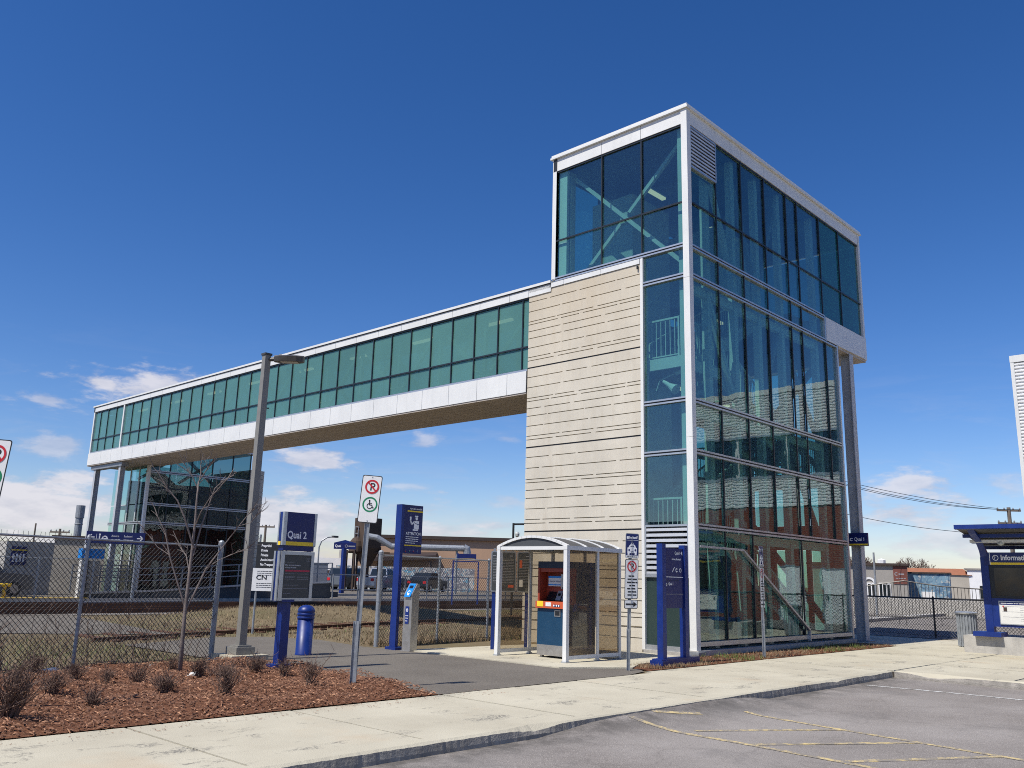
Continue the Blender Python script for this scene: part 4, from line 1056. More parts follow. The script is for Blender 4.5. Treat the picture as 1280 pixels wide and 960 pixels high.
# ------------------------------------------------------------------ attention pylon and validator
at = thing('sign_pylon', 'slim blue pylon with an ATTENTION inspector panel beside the gate in the fence', 'sign', (-4.9, 4.65, 0))
part('post', at, lambda b: b.box(-4.95, 4.6, .06, -4.87, 4.8, 3.2, 'blue'))
part('base', at, lambda b: (b.box(-5.02, 4.5, -.02, -4.72, 4.86, .06, 'blue')))
AF = Fr((-4.87, 4.62, 2.1), (1, 0, 0)); AW = .57
def f(b):
    AF.box(b, 0, 0, -.06, AW, 1.1, 0, 'navy')
ap = part('panel', at, f)
def f(b):
    AF.text(b, 'Aire de contrôle', AW - .03, 1.0, .042, 'litw', .004, .95, 'r', .002)
    AF.box(b, .1, .945, .0, AW, .975, .004, 'yellow'); AF.box(b, .05, .17, .0, AW - .02, .195, .004, 'yellow')
    # inspector with raised ticket
    AF.box(b, .33, .84, .0, .43, .865, .005, 'litw'); AF.box(b, .35, .79, .0, .42, .83, .005, 'litw'); AF.disc(b, .385, .795, .035, 'litw', .0045, 12)
    AF.box(b, .31, .56, .0, .46, .745, .005, 'litw'); AF.box(b, .28, .52, .0, .44, .555, .005, 'litw'); AF.line(b, .32, .73, .235, .655, .035, 'litw', .005); AF.line(b, .235, .66, .205, .75, .035, 'litw', .005); AF.box(b, .18, .745, 0, .225, .835, .005, 'litw')
    AF.line(b, .34, .69, .47, .66, .014, 'navy', .007)
    AF.text(b, 'ATTENTION', .08, .42, .068, 'litw', .004, .86, bold=.003)
    for i in range(4): AF.words(b, .08, .46 if i < 3 else .36, .375 - i * .045, .024, 'litw', .004, 70 + i, .3)
    for i, m in enumerate(('red', 'green', 'red', 'cyan')): AF.text(b, '2438'[i] if i != 2 else 'r', .09 + i * .115, .05, .05, 'grey_txt', .004, .9); AF.disc(b, .10 + i * .115, .045, .012, m, .0045, 10)
part('print', ap, f)
va = thing('ticket_validator', 'grey stainless ticket validator post with sloping blue reader face', 'validator', (-4.9, 4.2, 0))
part('housing', va, lambda b: (b.prism([(-4.98, 4.06, 0), (-4.78, 4.06, 0), (-4.78, 4.06, 1.43), (-4.84, 4.06, 1.44), (-4.98, 4.06, 1.22)], (0, .27, 0), 'steel'), b.box(-5.0, 4.04, -.02, -4.76, 4.35, .02, 'steel')))
VF = Fr((-4.985, 4.31, 1.0), (0, -1, 0), (0, 0, 1)); VG = Fr((-4.985, 4.31, 1.2), (0, -1, 0), (.14, 0, .24))
vr = part('reader', va, lambda b: (VG.box(b, .02, -.06, .0, .22, .27, .012, 'cyan'), VG.box(b, .06, .15, .012, .18, .22, .016, 'screen')))
part('symbols', vr, lambda b: (VG.ring(b, .12, .05, .03, .045, 'litw', .016, 16, 20, 330), VG.box(b, .1, -.02, .012, .16, .03, .016, 'litw')))
part('sticker', va, lambda b: (VF.box(b, .05, -.42, .0, .17, -.05, .004, 'blue'), VF.ring(b, .11, -.13, .02, .035, 'litw', .006, 12), VF.words(b, .065, .155, -.25, .02, 'litw', .006, 8), VF.words(b, .065, .155, -.3, .02, 'litw', .006, 9), VF.words(b, .065, .15, -.36, .02, 'litw', .006, 19)))

# ------------------------------------------------------------------ ticket kiosk
KX0, KX1, KY0, KY1 = -4.1, -2.34, .42, 2.28
kio = thing('ticket_shelter', 'white framed glass shelter with smoked panes and arched roof over the ticket machine', 'shelter', (-3.2, 1.35, 0))
def arch(y): t = (y - KY0) / (KY1 - KY0); return 2.27 + .2 * math.sin(math.pi * t) ** .8
for x, y in ((KX0, KY0), (KX0, KY1), (KX1, KY0), (KX1, KY1), (-3.1, KY0), (-3.1, KY1)):
    w_ = .045 if x in (KX0,) else .03
    part('post', kio, lambda b: (b.box(x - w_, y - w_, .05, x + w_, y + w_, 2.22, 'white'), b.box(x - w_ - .02, y - w_ - .02, .025, x + w_ + .02, y + w_ + .02, .05, 'alu')))
def f(b):
    for y in (KY0, KY1): b.box(KX0 - .05, y - .05, 2.2, KX1 + .05, y + .05, 2.28, 'white'); b.box(KX0, y - .025, .08, KX1, y + .025, .15, 'white')
    for x in (KX0, KX1): b.box(x - .03, KY0, 2.2, x + .03, KY1, 2.27, 'white')
    b.box(KX1 - .025, KY0, .08, KX1 + .025, KY1, .15, 'white')
    ys = [KY0 - .03 + (KY1 - KY0 + .06) * i / 14 for i in range(15)]
    for x in (KX0, -3.5, -2.93, KX1):
        wd = .05 if x in (KX0, KX1) else .03
        for a, e in zip(ys[:-1], ys[1:]):
            za, ze = [2.27 + .2 * max(0, math.sin(math.pi * min(1, max(0, (q - KY0) / (KY1 - KY0))))) ** .8 for q in (a, e)]
            b.bar((x, a - .002, za), (x, e + .002, ze), wd * 1.6 if wd > .04 else .035, .05, 'white')
part('frame', kio, f)
def f(b):
    ys = [KY0 + (KY1 - KY0) * i / 14 for i in range(15)]
    for a, e in zip(ys[:-1], ys[1:]): b.hexa([(KX0, a, arch(a) - .006), (KX1, a, arch(a) - .006), (KX1, e, arch(e) - .006), (KX0, e, arch(e) - .006), (KX0, a, arch(a) + .006), (KX1, a, arch(a) + .006), (KX1, e, arch(e) + .006), (KX0, e, arch(e) + .006)], 'polycarb')
part('roof', kio, f)
def f(b):
    ys = [KY0 + .05 + (KY1 - KY0 - .1) * i / 12 for i in range(13)]
    for a, e in zip(ys[:-1], ys[1:]): b.hexa([(KX0 - .008, a, 2.26), (KX0 + .008, a, 2.26), (KX0 + .008, e, 2.26), (KX0 - .008, e, 2.26), (KX0 - .008, a, arch(a) - .03), (KX0 + .008, a, arch(a) - .03), (KX0 + .008, e, arch(e) - .03), (KX0 - .008, e, arch(e) - .03)], 'intdark')
part('gable_panel', kio, f)
for x0, x1 in ((KX0 + .045, -3.13), (-3.07, KX1 - .03)):
    for y in (KY0, KY1): part('side_pane', kio, lambda b: b.box(x0, y - .005, .15, x1, y + .005, 2.2, 'smoke'))
for y0, y1 in ((KY0 + .03, 1.33), (1.37, KY1 - .03)): part('back_pane', kio, lambda b: b.box(KX1 - .005, y0, .15, KX1 + .005, y1, 2.2, 'smoke'))
part('back_post', kio, lambda b: b.box(KX1 - .03, 1.33, .05, KX1 + .03, 1.37, 2.2, 'white'))

tm = thing('ticket_machine', 'ticket vending machine with orange front and dark blue lower half inside the white shelter', 'ticket machine', (-3.05, 1.25, .02))
MX0, MX1, MY0, MY1 = -3.55, -2.58, .84, 1.66
def f(b):
    b.box(MX0, MY0, .28, MX0 + .05, MY1, 1.1, 'machblue'); b.box(MX0 + .05, MY0 + .002, .28, MX1, MY1 - .002, 1.1, 'machnavy'); b.box(MX0 + .28, MY0, 1.1, MX1, MY1, 1.98, 'machnavy')
    b.box(MX0, MY0, 1.84, MX0 + .28, MY1, 1.98, 'machnavy')
    for y in (MY0, MY1 - .05): b.box(MX0, y, 1.1, MX0 + .28, y + .05, 1.84, 'machred')
    b.box(MX0 + .02, MY0 + .05, 1.76, MX0 + .28, MY1 - .05, 1.84, 'machred'); b.box(MX0 + .24, MY0 + .05, 1.1, MX0 + .28, MY1 - .05, 1.76, 'machred')
cab = part('cabinet', tm, f)
part('plinth', tm, lambda b: (b.box(MX0, MY0, .07, MX1, MY1, .28, 'steel'), [b.box(x, y, .02, x + .06, y + .06, .07, 'steel') for x in (MX0 + .05, MX1 - .11) for y in (MY0 + .05, MY1 - .11)]))
TF = Fr((MX0, MY1, 0), (0, -1, 0))
part('ledge', tm, lambda b: TF.box(b, -.015, 1.02, -.02, .835, 1.16, .05, 'orange'))
def f(b):
    TF.box(b, .03, 1.05, .05, .2, 1.16, .055, 'yellow'); TF.box(b, .27, 1.06, .05, .42, 1.14, .055, 'signw'); TF.box(b, .47, 1.055, .05, .66, 1.1, .055, 'navy')
    for q in (.5, .57, .63): TF.disc(b, q, 1.08, .02, 'litw', .058, 8)
part('stickers', tm, f)
def f(b):
    G = Fr((MX0 + .16, MY1, 1.17), (0, -1, 0), (.12, 0, .22))
    G.box(b, .12, .0, 0, .34, .25, .02, 'screen'); G.box(b, .37, .0, 0, .5, .24, .03, 'steel'); G.box(b, .53, .0, 0, .7, .24, .03, 'steel'); G.box(b, .4, .1, .03, .47, .16, .036, 'screen'); G.box(b, .57, .05, .03, .66, .1, .036, 'black')
    TF.box(b, .16, 1.47, -.22, .52, 1.68, -.16, 'paper'); TF.box(b, .16, 1.64, -.16, .52, 1.68, -.155, 'cyan'); TF.box(b, .16, 1.49, -.16, .52, 1.51, -.155, 'cyan'); TF.words(b, .19, .5, 1.57, .04, 'grey_txt', -.157, 6)
    TF.box(b, .54, 1.42, -.24, .74, 1.72, -.12, 'steel'); TF.disc(b, .60, 1.44, .025, 'black', -.117, 10)
part('control_panel', tm, f)
part('ticket_tray', tm, lambda b: (TF.box(b, .48, .86, -.01, .64, .99, .012, 'steel'), TF.box(b, .5, .88, .0, .62, .97, .016, 'black')))

# three-part poster case left of the kiosk
pc = thing('poster_case', 'grey framed case of three dark timetable posters on blue legs beside the ticket shelter', 'notice board', (-2.84, 3.12, 0))
PF = Fr((-3.16, 3.46, 1.3), (.68, -.73, 0)); PWd = .94
part('leg', pc, lambda b: PF.box(b, .04, -1.3, -.09, .12, .05, -.02, 'blue')); part('leg', pc, lambda b: PF.box(b, .8, -1.3, -.09, .88, .05, -.02, 'blue'))
part('top_bracket', pc, lambda b: [PF.box(b, .05 + i * .13, .9, -.06, .1 + i * .13, .98, -.03, 'galv') for i in range(3)])
for i, (a, e) in enumerate(((0, .18), (.2, .58), (.6, .94))):
    o = part('frame', pc, lambda b: (b.prism(PF.rpoly(a, 0, e, .92, .04, -.06), PF.n * .06, 'galv'), b.poly(PF.rpoly(a + .025, .03, e - .025, .89, .02, .003), 'poster')))
    def f(b):
        PF.words(b, e - .14, e - .05, .81, .03, 'grey_txt', .006, 7 + i)
        for k in range(16): PF.words(b, a + .05, e - .05, .74 - k * .035, .014, 'grey_txt', .006, 200 + i * 20 + k)
        if i == 1: PF.box(b, a + .2, .1, .003, e - .05, .16, .007, 'orange')
        if i == 2: PF.box(b, a + .06, .55, .003, a + .12, .72, .007, 'orange'); PF.box(b, a + .06, .12, .003, a + .14, .28, .007, 'paper')
    part('print', o, f)

# ------------------------------------------------------------------ blue double-post frame sign
bf = thing('frame_sign', 'royal blue two post directional sign on a ground beam in front of the tower corner', 'sign', (-2.1, -.8, 0))
part('post', bf, lambda b: b.box(-2.63, -.87, .13, -2.5, -.73, 2.38, 'blue')); part('post', bf, lambda b: b.box(-1.8, -.87, .13, -1.67, -.73, 2.38, 'blue'))
part('ground_beam', bf, lambda b: (b.box(-2.75, -.92, .0, -1.36, -.68, .13, 'blue'), b.box(-2.78, -.95, .0, -2.55, -.65, .1, 'blue')))
BF = Fr((-2.5, -.835, 1.1), (1, 0, 0)); Bw = .7
bp = part('panel', bf, lambda b: (BF.box(b, 0, 0, -.05, Bw, .55, 0, 'navy'), BF.box(b, 0, .555, -.05, Bw, 1.2, 0, 'navy')))
def f(b):
    BF.text(b, 'Quai 1', Bw - .13, 1.08, .062, 'litw', .004, .9, 'r', .002); b.poly([BF.p(Bw - .1, 1.11, .004), BF.p(Bw - .04, 1.07, .004), BF.p(Bw - .04, 1.15, .004)], 'litw')
    BF.text(b, 'Autobus, Boulevard', Bw - .1, .965, .04, 'litw', .004, .78, 'r', .0015)
    BF.line(b, .28, .72, .34, .8, .02, 'litw'); BF.ring(b, .44, .76, .02, .042, 'litw', .004, 16, 40, 330); BF.ring(b, .58, .76, .028, .042, 'litw', .004, 16); BF.line(b, .35, .8, .37, .82, .02, 'litw')
    BF.line(b, .04, .62, Bw - .02, .62, .014, 'litw'); BF.text(b, 'Quai 1', .13, .46, .055, 'litw', .004, .9, bold=.002); BF.line(b, .05, .49, .09, .46, .016, 'litw'); BF.line(b, .05, .44, .09, .47, .016, 'litw')
    BF.line(b, .04, .28, Bw - .02, .28, .008, 'grey_txt')
part('lettering', bp, f)

# hanging platform sign by the tall column
hs_ = thing('platform_sign', 'small dark blue Quai 1 sign with yellow underline fixed to the tall steel column', 'sign', (9.6, -.1, 2.86))
HF = Fr((9.55, .32, 2.86), (0, -1, 0)); 
hp = part('board', hs_, lambda b: (HF.box(b, 0, 0, -.08, .62, .4, 0, 'navy'), HF.box(b, .06, .05, -.2, .12, .35, -.08, 'navy')))
part('lettering', hp, lambda b: (HF.text(b, 'Quai 1', .21, .16, .11, 'litw', .004, .8, bold=.003), HF.ring(b, .12, .2, .025, .05, 'litw', .004, 14, 30, 330), HF.box(b, 0, .02, 0, .62, .07, .005, 'yellow')))

# ------------------------------------------------------------------ planting
def shrub_mesh(seed, H=.42, n=42, sp=1.25, lean=0):
    rr = random.Random(seed); b = MB()
    for i in range(n):
        a = rr.uniform(0, 6.28); t = rr.uniform(.1, sp); L = H * (rr.uniform(.35, 1.0) if rr.random() < .85 else rr.uniform(1.0, 1.35))
        p = V((rr.uniform(-.05, .05), rr.uniform(-.05, .05), -.02)); d = V((math.cos(a) * t * .7 + lean, math.sin(a) * t * .7 - lean * .5, 1)).normalized()
        pts = [p]; q = p
        for k in range(3):
            d = (d + V((rr.uniform(-.25, .25), rr.uniform(-.25, .25), rr.uniform(-.1, .25)))).normalized(); q = q + d * L / 3; pts.append(q)
        b.tube(pts, [.0055, .0045, .0035, .0015], 'twig', 3, False)
        for k in range(5):
            c = pts[rr.choice((1, 2))].lerp(pts[2 + (k % 2)], rr.random()); e = V((rr.uniform(-1, 1), rr.uniform(-1, 1), rr.uniform(.0, .9))).normalized()
            b.tube([c, c + e * rr.uniform(.03, .09), c + e * rr.uniform(.09, .14) + V((0, 0, .02))], [.003, .0025, .0012], 'twig', 3, False)
            if rr.random() < .6:
                g = c + e * .06; b.add([g, g + V((rr.uniform(-.02, .02), rr.uniform(-.02, .02), .02)), g + V((rr.uniform(-.02, .02), rr.uniform(-.02, .02), -.006))], [(0, 1, 2)], 'twig')
    return b
SH = [((-14.43, -.7), 1.5, 'large bare twiggy shrub at the left edge of the mulch nearest the pavement'), ((-13.55, 1.88), .95, 'bare shrub at the far left, behind the large corner shrub'),
      ((-13.42, .96), 1.0, 'wide bare shrub in the left mulch between two smaller ones'), ((-13.34, -.16), .9, 'low spreading bare shrub close to the pavement on the left of the bed'),
      ((-12.35, 1.86), .85, 'thin bare shrub between the left fence post and the front shrubs'), ((-12.1, 1.47), .9, 'upright bare shrub left of the young tree in the second row'),
      ((-12.25, .39), 1.0, 'bushy bare shrub in front of the young tree, on its left'), ((-11.86, -.43), 1.05, 'dense bare shrub in front of the young tree near the pavement edge'),
      ((-11.07, 1.68), .9, 'bare shrub just right of the young tree trunk'), ((-10.97, 1.14), 1.0, 'bare shrub in front of the concrete lamp footing, nearest the trunk'),
      ((-10.16, 1.69), 1.0, 'bare shrub in front of the lamp footing, left of the blue pylon post'), ((-10.03, 1.1), 1.0, 'bare shrub covering the foot of the blue Quai 2 pylon'),
      ((-10.34, -.06), 1.05, 'bare shrub by the steel parking sign post at the right end of the mulch'), ((-12.87, 3.12), .8, 'small bare shrub against the fence left of its first post'),
      ((-12.68, 2.09), .8, 'small bare shrub in front of the first fence post'), ((-10.93, 2.86), .8, 'small bare shrub behind the young tree by the fence')]
protos = []
for i, ((x, y), s, lab) in enumerate(SH):
    if i < 8:
        o = shrub_mesh(11 + i, .42 * (1, .85, .95, .7, 1.0, .9, .8, 1.05)[i], (46, 26, 40, 34, 24, 30, 44, 38)[i], (1.1, .8, 1.6, 2.1, .7, 1.3, 1.7, 1.2)[i], (0, .15, -.1, .1, -.2, 0, .2, -.15)[i]).build('shrub', None, (0, 0, 0)); protos.append(o)
    else:
        o = protos[(i * 3) % 8].copy(); COL.objects.link(o)
    o.location = (x, y, .05 + mz(x, y)); o.rotation_euler = (0, 0, i * 1.3); o.scale = (s, s, s * U(.85, 1.05))
    tag(o, lab, 'shrub', 'bare shrubs in the mulch bed')
def rock(x, y, r, lab):
    rr = random.Random(int(x * 100)); b = MB(); vs = []
    n, m = 9, 6
    for j in range(m + 1):
        for i in range(n):
            t = math.pi * j / m; a = 2 * math.pi * i / n; k = r * rr.uniform(.8, 1.1)
            vs.append((x + k * math.sin(t) * math.cos(a) * 1.3, y + k * math.sin(t) * math.sin(a), .04 + k * .55 * math.cos(t)))
    b.add(vs, [(j * n + i, j * n + (i + 1) % n, (j + 1) * n + (i + 1) % n, (j + 1) * n + i) for j in range(m) for i in range(n)], 'rock')
    tag(b.build('rock', None, (x, y, 0)), lab, 'rock', 'pale rocks by the fence')
rock(-12.44, 3.7, .11, 'pale rock left of the fence post at the back of the mulch'); rock(-11.95, 3.5, .1, 'small pale rock just right of the fence post'); rock(-11.0, 1.95, .13, 'largest pale rock, at the foot of the young tree')
rock(-10.5, 3.75, .09, 'pale rock at the fence foot between the tree and the lamp'); rock(-10.9, 3.6, .07, 'tiny pale pebble beside the fence left of the lamp')

# young bare tree: limbs drawn in a plane across the view, with depth
tr0 = V((-11.02, 2.4, 0)); SC = 1 / 80.
tree = thing('young_tree', 'young leafless tree with slender reddish branches growing from the mulch in front of the fence', 'tree', tr0)
def tp(px, py, dep=0):
    # sideways metres, depth, height
    s = (px - 227) * SC * 1.0 - (846 - py) * SC * .066; z = (846 - py) * SC
    return tr0 + V((.72, -.70, 0)) * s + V((.70, .72, 0)) * dep + V((0, 0, z))
limbs = []
def limb(b, pts, r0, r1, m='bark', n=6):
    k = len(pts); P = [tp(*p) for p in pts]
    b.tube(P, [r0 + (r1 - r0) * i / (k - 1) for i in range(k)], m, n); limbs.append((P, r0, r1))
def f(b):
    limb(b, [(227, 852, 0), (229, 800, 0), (231, 763, 0), (234, 720, .02), (236, 690, .03), (238, 655, .05), (239, 630, .04), (241, 605, .02)], .036, .012, n=8)
part('trunk', tree, f, True)
def f(b):
    for L, r0, r1 in [([(231, 764, 0), (222, 735, -.05), (212, 702, -.1), (205, 672, -.1), (195, 652, -.12), (190, 640, -.1)], .012, .003),
        ([(232, 764, 0), (243, 738, .08), (252, 716, .1), (266, 695, .14), (290, 660, .2), (312, 630, .25)], .013, .003),
        ([(238, 690, .03), (228, 652, -.1), (220, 632, -.15), (208, 617, -.2), (197, 598, -.25), (188, 588, -.25)], .012, .003),
        ([(237, 700, .03), (244, 662, .12), (250, 640, .16), (258, 612, .2), (270, 600, .22), (282, 594, .22)], .011, .003),
        ([(240, 614, .03), (233, 598, .0), (226, 588, -.02), (222, 579, -.02)], .009, .003), ([(241, 606, .02), (250, 592, .0), (257, 583, -.03)], .008, .003),
        ([(238, 662, .05), (248, 645, -.1), (262, 626, -.2), (286, 600, -.25)], .010, .003), ([(239, 640, .04), (236, 610, .2), (238, 592, .25), (236, 578, .3)], .009, .003),
        ([(234, 722, .02), (226, 700, .15), (216, 690, .25), (204, 668, .3)], .008, .003), ([(254, 714, .1), (268, 704, .1), (300, 690, .05), (318, 684, .0)], .006, .002),
        ([(212, 700, -.1), (196, 690, -.1), (184, 675, -.1), (176, 668, -.1)], .006, .002), ([(290, 660, .2), (305, 655, .2), (318, 640, .2)], .005, .002)]:
        limb(b, L, r0 * 1.35, r1 * 1.6)
part('branches', tree, f)
def f(b):
    rr = random.Random(5)
    for P, r0, r1 in limbs[1:]:
        for k in range(9):
            i = rr.randrange(max(1, len(P) // 3), len(P) - 1) if len(P) > 2 else 0
            c = P[i].lerp(P[i + 1], rr.random()); d = (P[i + 1] - P[i]).normalized()
            e = (d + V((rr.uniform(-1, 1), rr.uniform(-1, 1), rr.uniform(-.2, .8))) * .9).normalized(); L = rr.uniform(.08, .3)
            q = c + e * L; b.tube([c, c.lerp(q, .5) + V((0, 0, .01)), q], [.0055, .0045, .0025], 'bark', 3, False)
            for j in range(rr.randrange(0, 3)):
                e2 = (e + V((rr.uniform(-1, 1), rr.uniform(-1, 1), rr.uniform(-.3, .8)))).normalized(); s = c.lerp(q, rr.uniform(.4, .9))
                b.tube([s, s + e2 * rr.uniform(.04, .14)], [.004, .002], 'bark', 3, False)
part('twigs', tree, f)

# dry brush tangled into the fence
def f(b):
    rr = random.Random(9)
    for i in range(70):
        t = rr.random() ** 1.0; x = -9.5 - 5.5 * t; y = 4.62 - .22 * (-9.5 - x) + .12 + rr.uniform(0, .35)
        p = V((x, y, -.02)); d = V((rr.uniform(-.5, .5), rr.uniform(-.2, .2), 1)).normalized(); L = rr.uniform(.5, 1.4); pts = [p]
        for k in range(4):
            d = (d + V((rr.uniform(-.3, .3), rr.uniform(-.1, .1), .05))).normalized(); p = p + d * L / 4; pts.append(p)
        b.tube(pts, [.008, .006, .005, .003, .002], 'twig', 4, False)
        for k in range(4):
            c = pts[rr.randrange(1, 4)]; b.tube([c, c + V((rr.uniform(-.3, .3), rr.uniform(-.1, .1), rr.uniform(.1, .35)))], [.004, .0015], 'twig', 3, False)
tag(part('dry_brush', None, f), 'tangle of leafless dark brush growing behind the left chain link fence', 'brush', kind='stuff')

# ------------------------------------------------------------------ chain link fences
def chain(b, A, B, z0, z1, pitch, r, m):
    A = V(A); B = V(B); L = (B - A).length; d = (B - A) / L; H = z1 - z0; n_ = V((-d.y, d.x, 0))
    for sgn in (1, -1):
        k = -int(H / pitch) - 1
        while k * pitch < L + H:
            s0 = k * pitch; # line s = s0 + sgn*t (t: 0..H)
            t0, t1 = 0, H
            if sgn > 0: t0 = max(0, -s0); t1 = min(H, L - s0)
            else: t0 = max(0, s0 - L); t1 = min(H, s0)
            if t1 - t0 > .01:
                P = [A + d * (s0 + sgn * t) + V((0, 0, z0 - A.z + t)) + n_ * (.004 * sgn) for t in (t0, t1)]
                b.tube(P, r, m, 4, False)
            k += 1
def fence(name, label, pts, H, posts, wire, pm, pitch=.085, r=.0032, rail=.021, barbs=False, pr=.03, mid=None, bot=True, ):
    t = thing(name, label, 'fence', V(pts[0]))
    segs = list(zip(pts[:-1], pts[1:]))
    part('chain_link_mesh', t, lambda b: [chain(b, a, e, a[2] + .03, a[2] + H - .03, pitch, r, wire) for a, e in segs])
    def f(b):
        for a, e in segs:
            a = V(a); e = V(e); b.tube([a + V((0, 0, H)), e + V((0, 0, H))], rail, pm, 6)
            if bot: b.tube([a + V((0, 0, .05)), e + V((0, 0, .05))], .004, wire, 4)
            if mid: b.tube([a + V((0, 0, mid)), e + V((0, 0, mid))], rail, pm, 6)
    part('rail', t, f)
    if barbs:
        def f(b):
            for a, e in segs:
                a = V(a); e = V(e); n = int((e - a).length / pitch)
                for i in range(n): p = a.lerp(e, i / n) + V((0, 0, H)); b.tube([p - V((0, 0, .03)), p + V((U(-.02, .02), U(-.02, .02), .075))], .003, wire, 3, False)
        part('barbed_edge', t, f)
    for i, (p, rr_, hh) in enumerate(posts):
        p = V(p); part('fence_post', t, lambda b: (b.tube([p - V((0, 0, .2)), p + V((0, 0, hh))], rr_, pm, 12), b.lathe(p + V((0, 0, hh)), [(rr_ * 1.12, -.03), (rr_ * 1.12, .02), (rr_ * .7, .05), (.004, .06)], pm, 12), b.lathe(p + V((0, 0, 1.0)), [(rr_ * 1.15, 0), (rr_ * 1.15, .03)], pm, 10)))
    return t
dF = V((-2.69, -.59, 0))
E0 = V((-9.29, 4.67, 0))
fence('chain_link_fence', 'tall galvanised chain link fence with barbed top edge behind the mulch bed', [tuple(E0), tuple(E0 + dF * 3.2)], 2.06, [(tuple(E0), .05, 2.12)] + [(tuple(E0 + dF * k), .03, 2.08) for k in (1, 2, 3)], 'fencew', 'galv', barbs=True, r=.0048)
part('brace_rail', bpy.data.objects['chain_link_fence'], lambda b: b.tube([E0 + V((0, .02, 1.05)), E0 + dF + V((0, .02, 1.05))], .02, 'galv', 6))
G0, G1, G2, G3 = (-4.71, 5.57, 0), (-2.59, 5.84, 0), (-.6, 6.05, 0), (2.6, 6.4, 0)
fence('chain_link_fence', 'tall chain link fence running from the gate opening to the precast tower wall', [G0, G3], 2.06, [(G0, .055, 2.12), (G1, .032, 2.06), (G2, .032, 2.06)], 'fencew', 'galv', r=.0045)
K = [(15.9, 3.2, 0), (14.6, -.45, 0), (14.05, -2.4, 0), (13.75, -5.2, 0), (13.55, -8.2, 0), (13.4, -12.5, 0)]
fence('chain_link_fence', 'waist high black chain link fence closing the pavement beyond the glass tower', K, 1.3, [(p, .032, 1.32) for p in K], 'blackwire', 'black', pitch=.11, r=.0065, rail=.032)

# ------------------------------------------------------------------ information shelter on its concrete block
blk = tag(part('concrete_block', None, lambda b: b.prism([(8.14, -3.24, -.2), (8.14, -10.4, -.2), (9.85, -10.4, -.2), (9.85, -3.24, -.2)], (0, 0, .64), 'conc')), 'long stained concrete plinth under the blue information shelter', 'plinth')
inf = thing('information_shelter', 'blue cantilever roofed information stand with a dark screen and white panel on the concrete plinth', 'information stand', (6.9, -6.9, .51))
for y in (-4.25, -9.6):
    part('post', inf, lambda b: (b.box(6.55, y - .32, .51, 7.15, y + .32, .62, 'blue'), b.box(6.86, y - .09, .62, 7.06, y + .09, 2.45, 'blue'),
        [b.hexa([(6.86 - 1.0 * t0 ** 1.7, y - .08, 2.45 + .72 * t0), (7.06 - 1.0 * t0 ** 1.5, y - .08, 2.45 + .55 * t0), (7.06 - 1.0 * t0 ** 1.5, y + .08, 2.45 + .55 * t0), (6.86 - 1.0 * t0 ** 1.7, y + .08, 2.45 + .72 * t0), (6.86 - 1.0 * t1 ** 1.7, y - .08, 2.45 + .72 * t1), (7.06 - 1.0 * t1 ** 1.5, y - .08, 2.45 + .55 * t1), (7.06 - 1.0 * t1 ** 1.5, y + .08, 2.45 + .55 * t1), (6.86 - 1.0 * t1 ** 1.7, y + .08, 2.45 + .72 * t1)], 'blue') for t0, t1 in ((0, .2), (.2, .4), (.4, .6), (.6, .8), (.8, 1.0))]))
IF = Fr((6.84, -4.2, .51), (0, -1, 0)); IW = 5.35
def f(b):
    # roof slopes up towards the car park
    def slab(xa, za, xb, zb, t, m): b.hexa([(xa, -10.3, za), (xb, -10.3, zb), (xb, -3.95, zb), (xa, -3.95, za), (xa, -10.3, za + t), (xb, -10.3, zb + t), (xb, -3.95, zb + t), (xa, -3.95, za + t)], m)
    slab(5.75, 3.12, 7.9, 2.78, .04, 'polycarb'); slab(5.66, 3.1, 5.76, 3.085, .1, 'blue')
    for x in (6.35, 7.05, 7.8): z = 3.10 - (x - 5.75) * .158; b.box(x - .05, -10.3, z - .09, x + .05, -3.95, z - .004, 'blue')
    b.box(6.5, -10.2, 2.80, 6.62, -4.05, 2.87, 'paper')
part('roof', inf, f)
for y in (-4.75, -6.0, -7.25, -8.5): part('lamp', inf, lambda b: b.lathe((6.56, y, 2.76), [(.02, -.03), (.075, .0), (.08, .04), (.06, .07)], 'paintw', 12))
part('header', inf, lambda b: IF.box(b, .06, 1.74, -.1, IW, 2.06, 0, 'navy'))
part('lettering', inf, lambda b: (IF.text(b, 'Information', .44, 1.87, .135, 'litw', .006, .8, bold=.003), IF.ring(b, .325, 1.925, .055, .07, 'litw', .006, 24), IF.text(b, '?', .295, 1.885, .075, 'litw', .006, .9, bold=.003), IF.box(b, .2, 1.755, 0, IW, 1.81, .006, 'yellow'), IF.box(b, .185, 1.755, 0, .2, 2.05, .006, 'litw')))
def f(b):
    IF.box(b, .1, .93, -.16, IW - .1, 1.74, -.04, 'black'); IF.box(b, .25, 1.0, -.04, IW - .3, 1.68, -.03, 'screen')
part('screen', inf, f)
def f(b):
    IF.box(b, .12, .24, -.1, IW - .1, .93, -.03, 'blue')
    IF.box(b, .3, .3, -.03, IW - .3, .87, .0, 'alu')
bdp = part('map_frame', inf, f)
def f(b):
    for a, e in ((.32, 1.95), (2.0, 3.4), (3.45, IW - .32)):
        IF.box(b, a, .32, .0, e, .85, .004, 'paper'); IF.box(b, a, .78, .004, e, .85, .007, 'navy'); IF.words(b, a + .03, a + .9, .815, .03, 'litw', .009, int(a * 9))
        for k in range(9): IF.words(b, a + .05 + .4 * (k % 3 > 0), e - .1, .74 - k * .042, .012, 'grey_txt', .006, 400 + k + int(a * 10))
        IF.box(b, a + .08, .62, .004, a + .16, .72, .008, 'brown'); IF.box(b, a + .65, .5, .004, a + .73, .58, .008, 'navy'); IF.disc(b, a + .08, .74, .02, 'red', .008, 8)
part('map_sheet', bdp, f)
inf.location = (8.34, -6.67, .44); inf.scale = (1.056, 1.056, 1.056)
